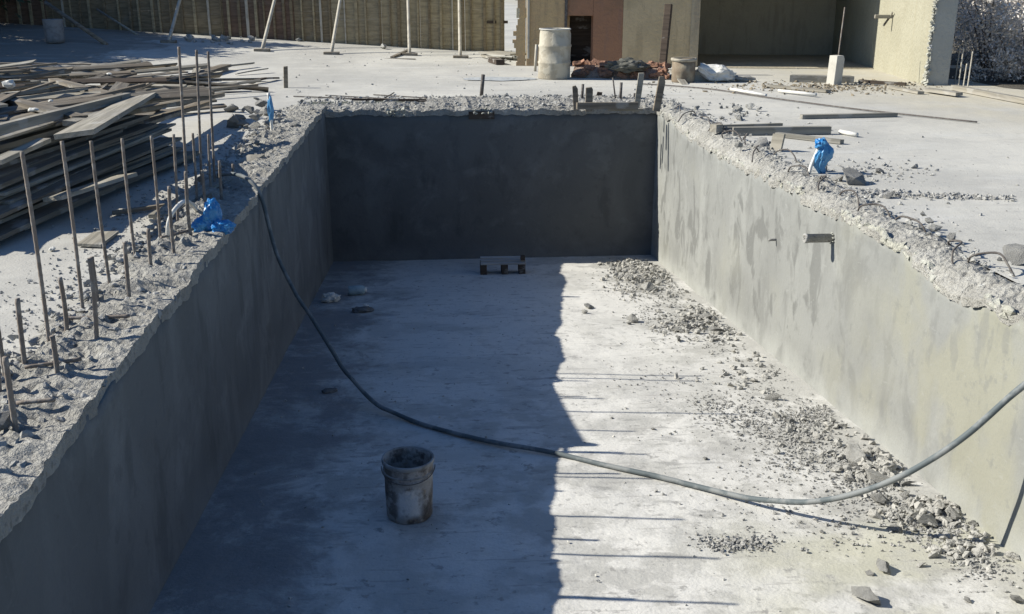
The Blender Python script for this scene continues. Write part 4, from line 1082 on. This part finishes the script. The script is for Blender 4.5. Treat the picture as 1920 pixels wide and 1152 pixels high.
# ------------------------------------------------------------------ vegetation
def m_leaf(name, c, c2):
    m = Mat(name, .7, .2).base(c); m.over(m.noise(1.6, 4, lo=.4, hi=.62), c2, .9); m.over(m.noise(14, 2, lo=.5, hi=.65), tuple(v*1.5 for v in c), .5)
    return m.done()
LEAF_DRY = m_leaf('dry grey foliage', (.60, .555, .50), (.44, .41, .365))
LEAF_DK = m_leaf('dark green foliage', (.045, .07, .04), (.03, .045, .028))
BARK = m_simple('bark', (.13, .10, .075), .9, .1)
def foliage(n, rad, cz, seed, ls, cl):
    r = random.Random(seed); mb = MB()
    cents = []
    for _ in range(cl):
        v = Vector((r.gauss(0, 1), r.gauss(0, 1), r.gauss(0, 1))).normalized()*r.random()**.5
        cents.append((Vector((v.x*rad[0], v.y*rad[1], cz+v.z*rad[2])), r.uniform(.22, .42)*min(rad)))
    for _ in range(n):
        c, cr = r.choice(cents)
        p = c+Vector((r.gauss(0, .5), r.gauss(0, .5), r.gauss(0, .45)))*cr
        if p.z < 0: continue
        s = ls*r.uniform(.6, 1.4); E_ = Euler((r.uniform(-1.2, 1.2), r.uniform(-1.2, 1.2), r.uniform(0, 6.28))).to_matrix()
        q = [E_ @ Vector(v)*s for v in ((-.5, 0, 0), (0, -.28, .05), (.6, 0, -.04), (0, .28, .05))]
        o = len(mb.v); mb.v += [tuple(p+v) for v in q]; mb.f.append((o, o+1, o+2, o+3))
    return mb
def shrub(loc, rad, cz, n, ls, m, label, cat, group, seed, name, stemname, folname, cl=40, stems=7, trunk_r=.03):
    e = empty(name, loc, label, cat, group); r = random.Random(seed)
    foliage(n, rad, cz, seed, ls, cl).build(folname, m, e)
    mb = MB()
    for k in range(stems):
        a = r.uniform(0, 6.28); top = Vector((math.cos(a)*rad[0]*.6, math.sin(a)*rad[1]*.6, cz+rad[2]*r.uniform(.1, .7)))
        mb.tube(smoothpath([(r.uniform(-.05, .05), r.uniform(-.05, .05), -.2), top*.45+Vector((r.uniform(-.1, .1), 0, .2)), top], 5), lambda t: trunk_r*(1.1-t), 6)
    mb.build(stemname, BARK, e, True); return e
for i, (x, y, z, s) in enumerate([(10.6, 17.6, -.5, 1.0), (12.2, 18.6, -.4, 1.2), (11.6, 20.6, -.3, 1.3), (13.6, 20.2, -.3, 1.3), (12.9, 23.2, -.2, 1.5), (15.6, 23.5, -.2, 1.6), (11.6, 16.4, -.6, .85)]):
    shrub((x, y, z), (1.05*s, 1.05*s, .95*s), 1.15*s, 11000, .05, LEAF_DRY, f'grey dry-leaved shrub beyond the slab edge, {ordn[i]} outward from the wall end', 'shrub', 'shrubs beyond the right wall', 70+i, 'shrub', 'stems', 'foliage', 46)
# bank that falls away at the right of the slab
mb = MB()
n1, n2 = 40, 60
for i in range(n1+1):
    for j in range(n2+1):
        x = 9.3+j*.55; y = 12+i*1.0
        mb.v.append((x, y, .02+max(0, (x-12))*.09+.16*fbm(x*.7, y*.7)*min(1, (x-9.3)/1.)+.02*fbm(x*4, y*4)-(.1 if j == 0 else 0)))
for i in range(n1):
    for j in range(n2):
        a = i*(n2+1)+j; mb.f.append((a, a+1, a+n2+2, a+n2+1))
SOIL = m_rubble('dark soil', (.13, .12, .10), (.09, .085, .07))
tag(mb.build('hillside', SOIL), kind='structure')
for i, (x, y, s) in enumerate([(-11.3, 27.0, 1.), (-12.2, 24.9, 1.05), (-14.2, 28.0, 1.2), (-12.2, 22.8, .8)]):
    e = shrub((x, y, gz(x, y)), (1.5*s, 1.5*s, 2.3*s), 2.3*s, 12000, .17, LEAF_DK, ['dark green tree half hiding the fence in the far left corner', 'dark green tree just outside the left edge of the photo, second outward', 'dark green tree behind the others at far left, third outward', 'dark green tree nearest the timber pile at left'][i], 'tree', 'trees at far left', 90+i, 'tree', 'trunk', 'crown', 46, 3, .10)
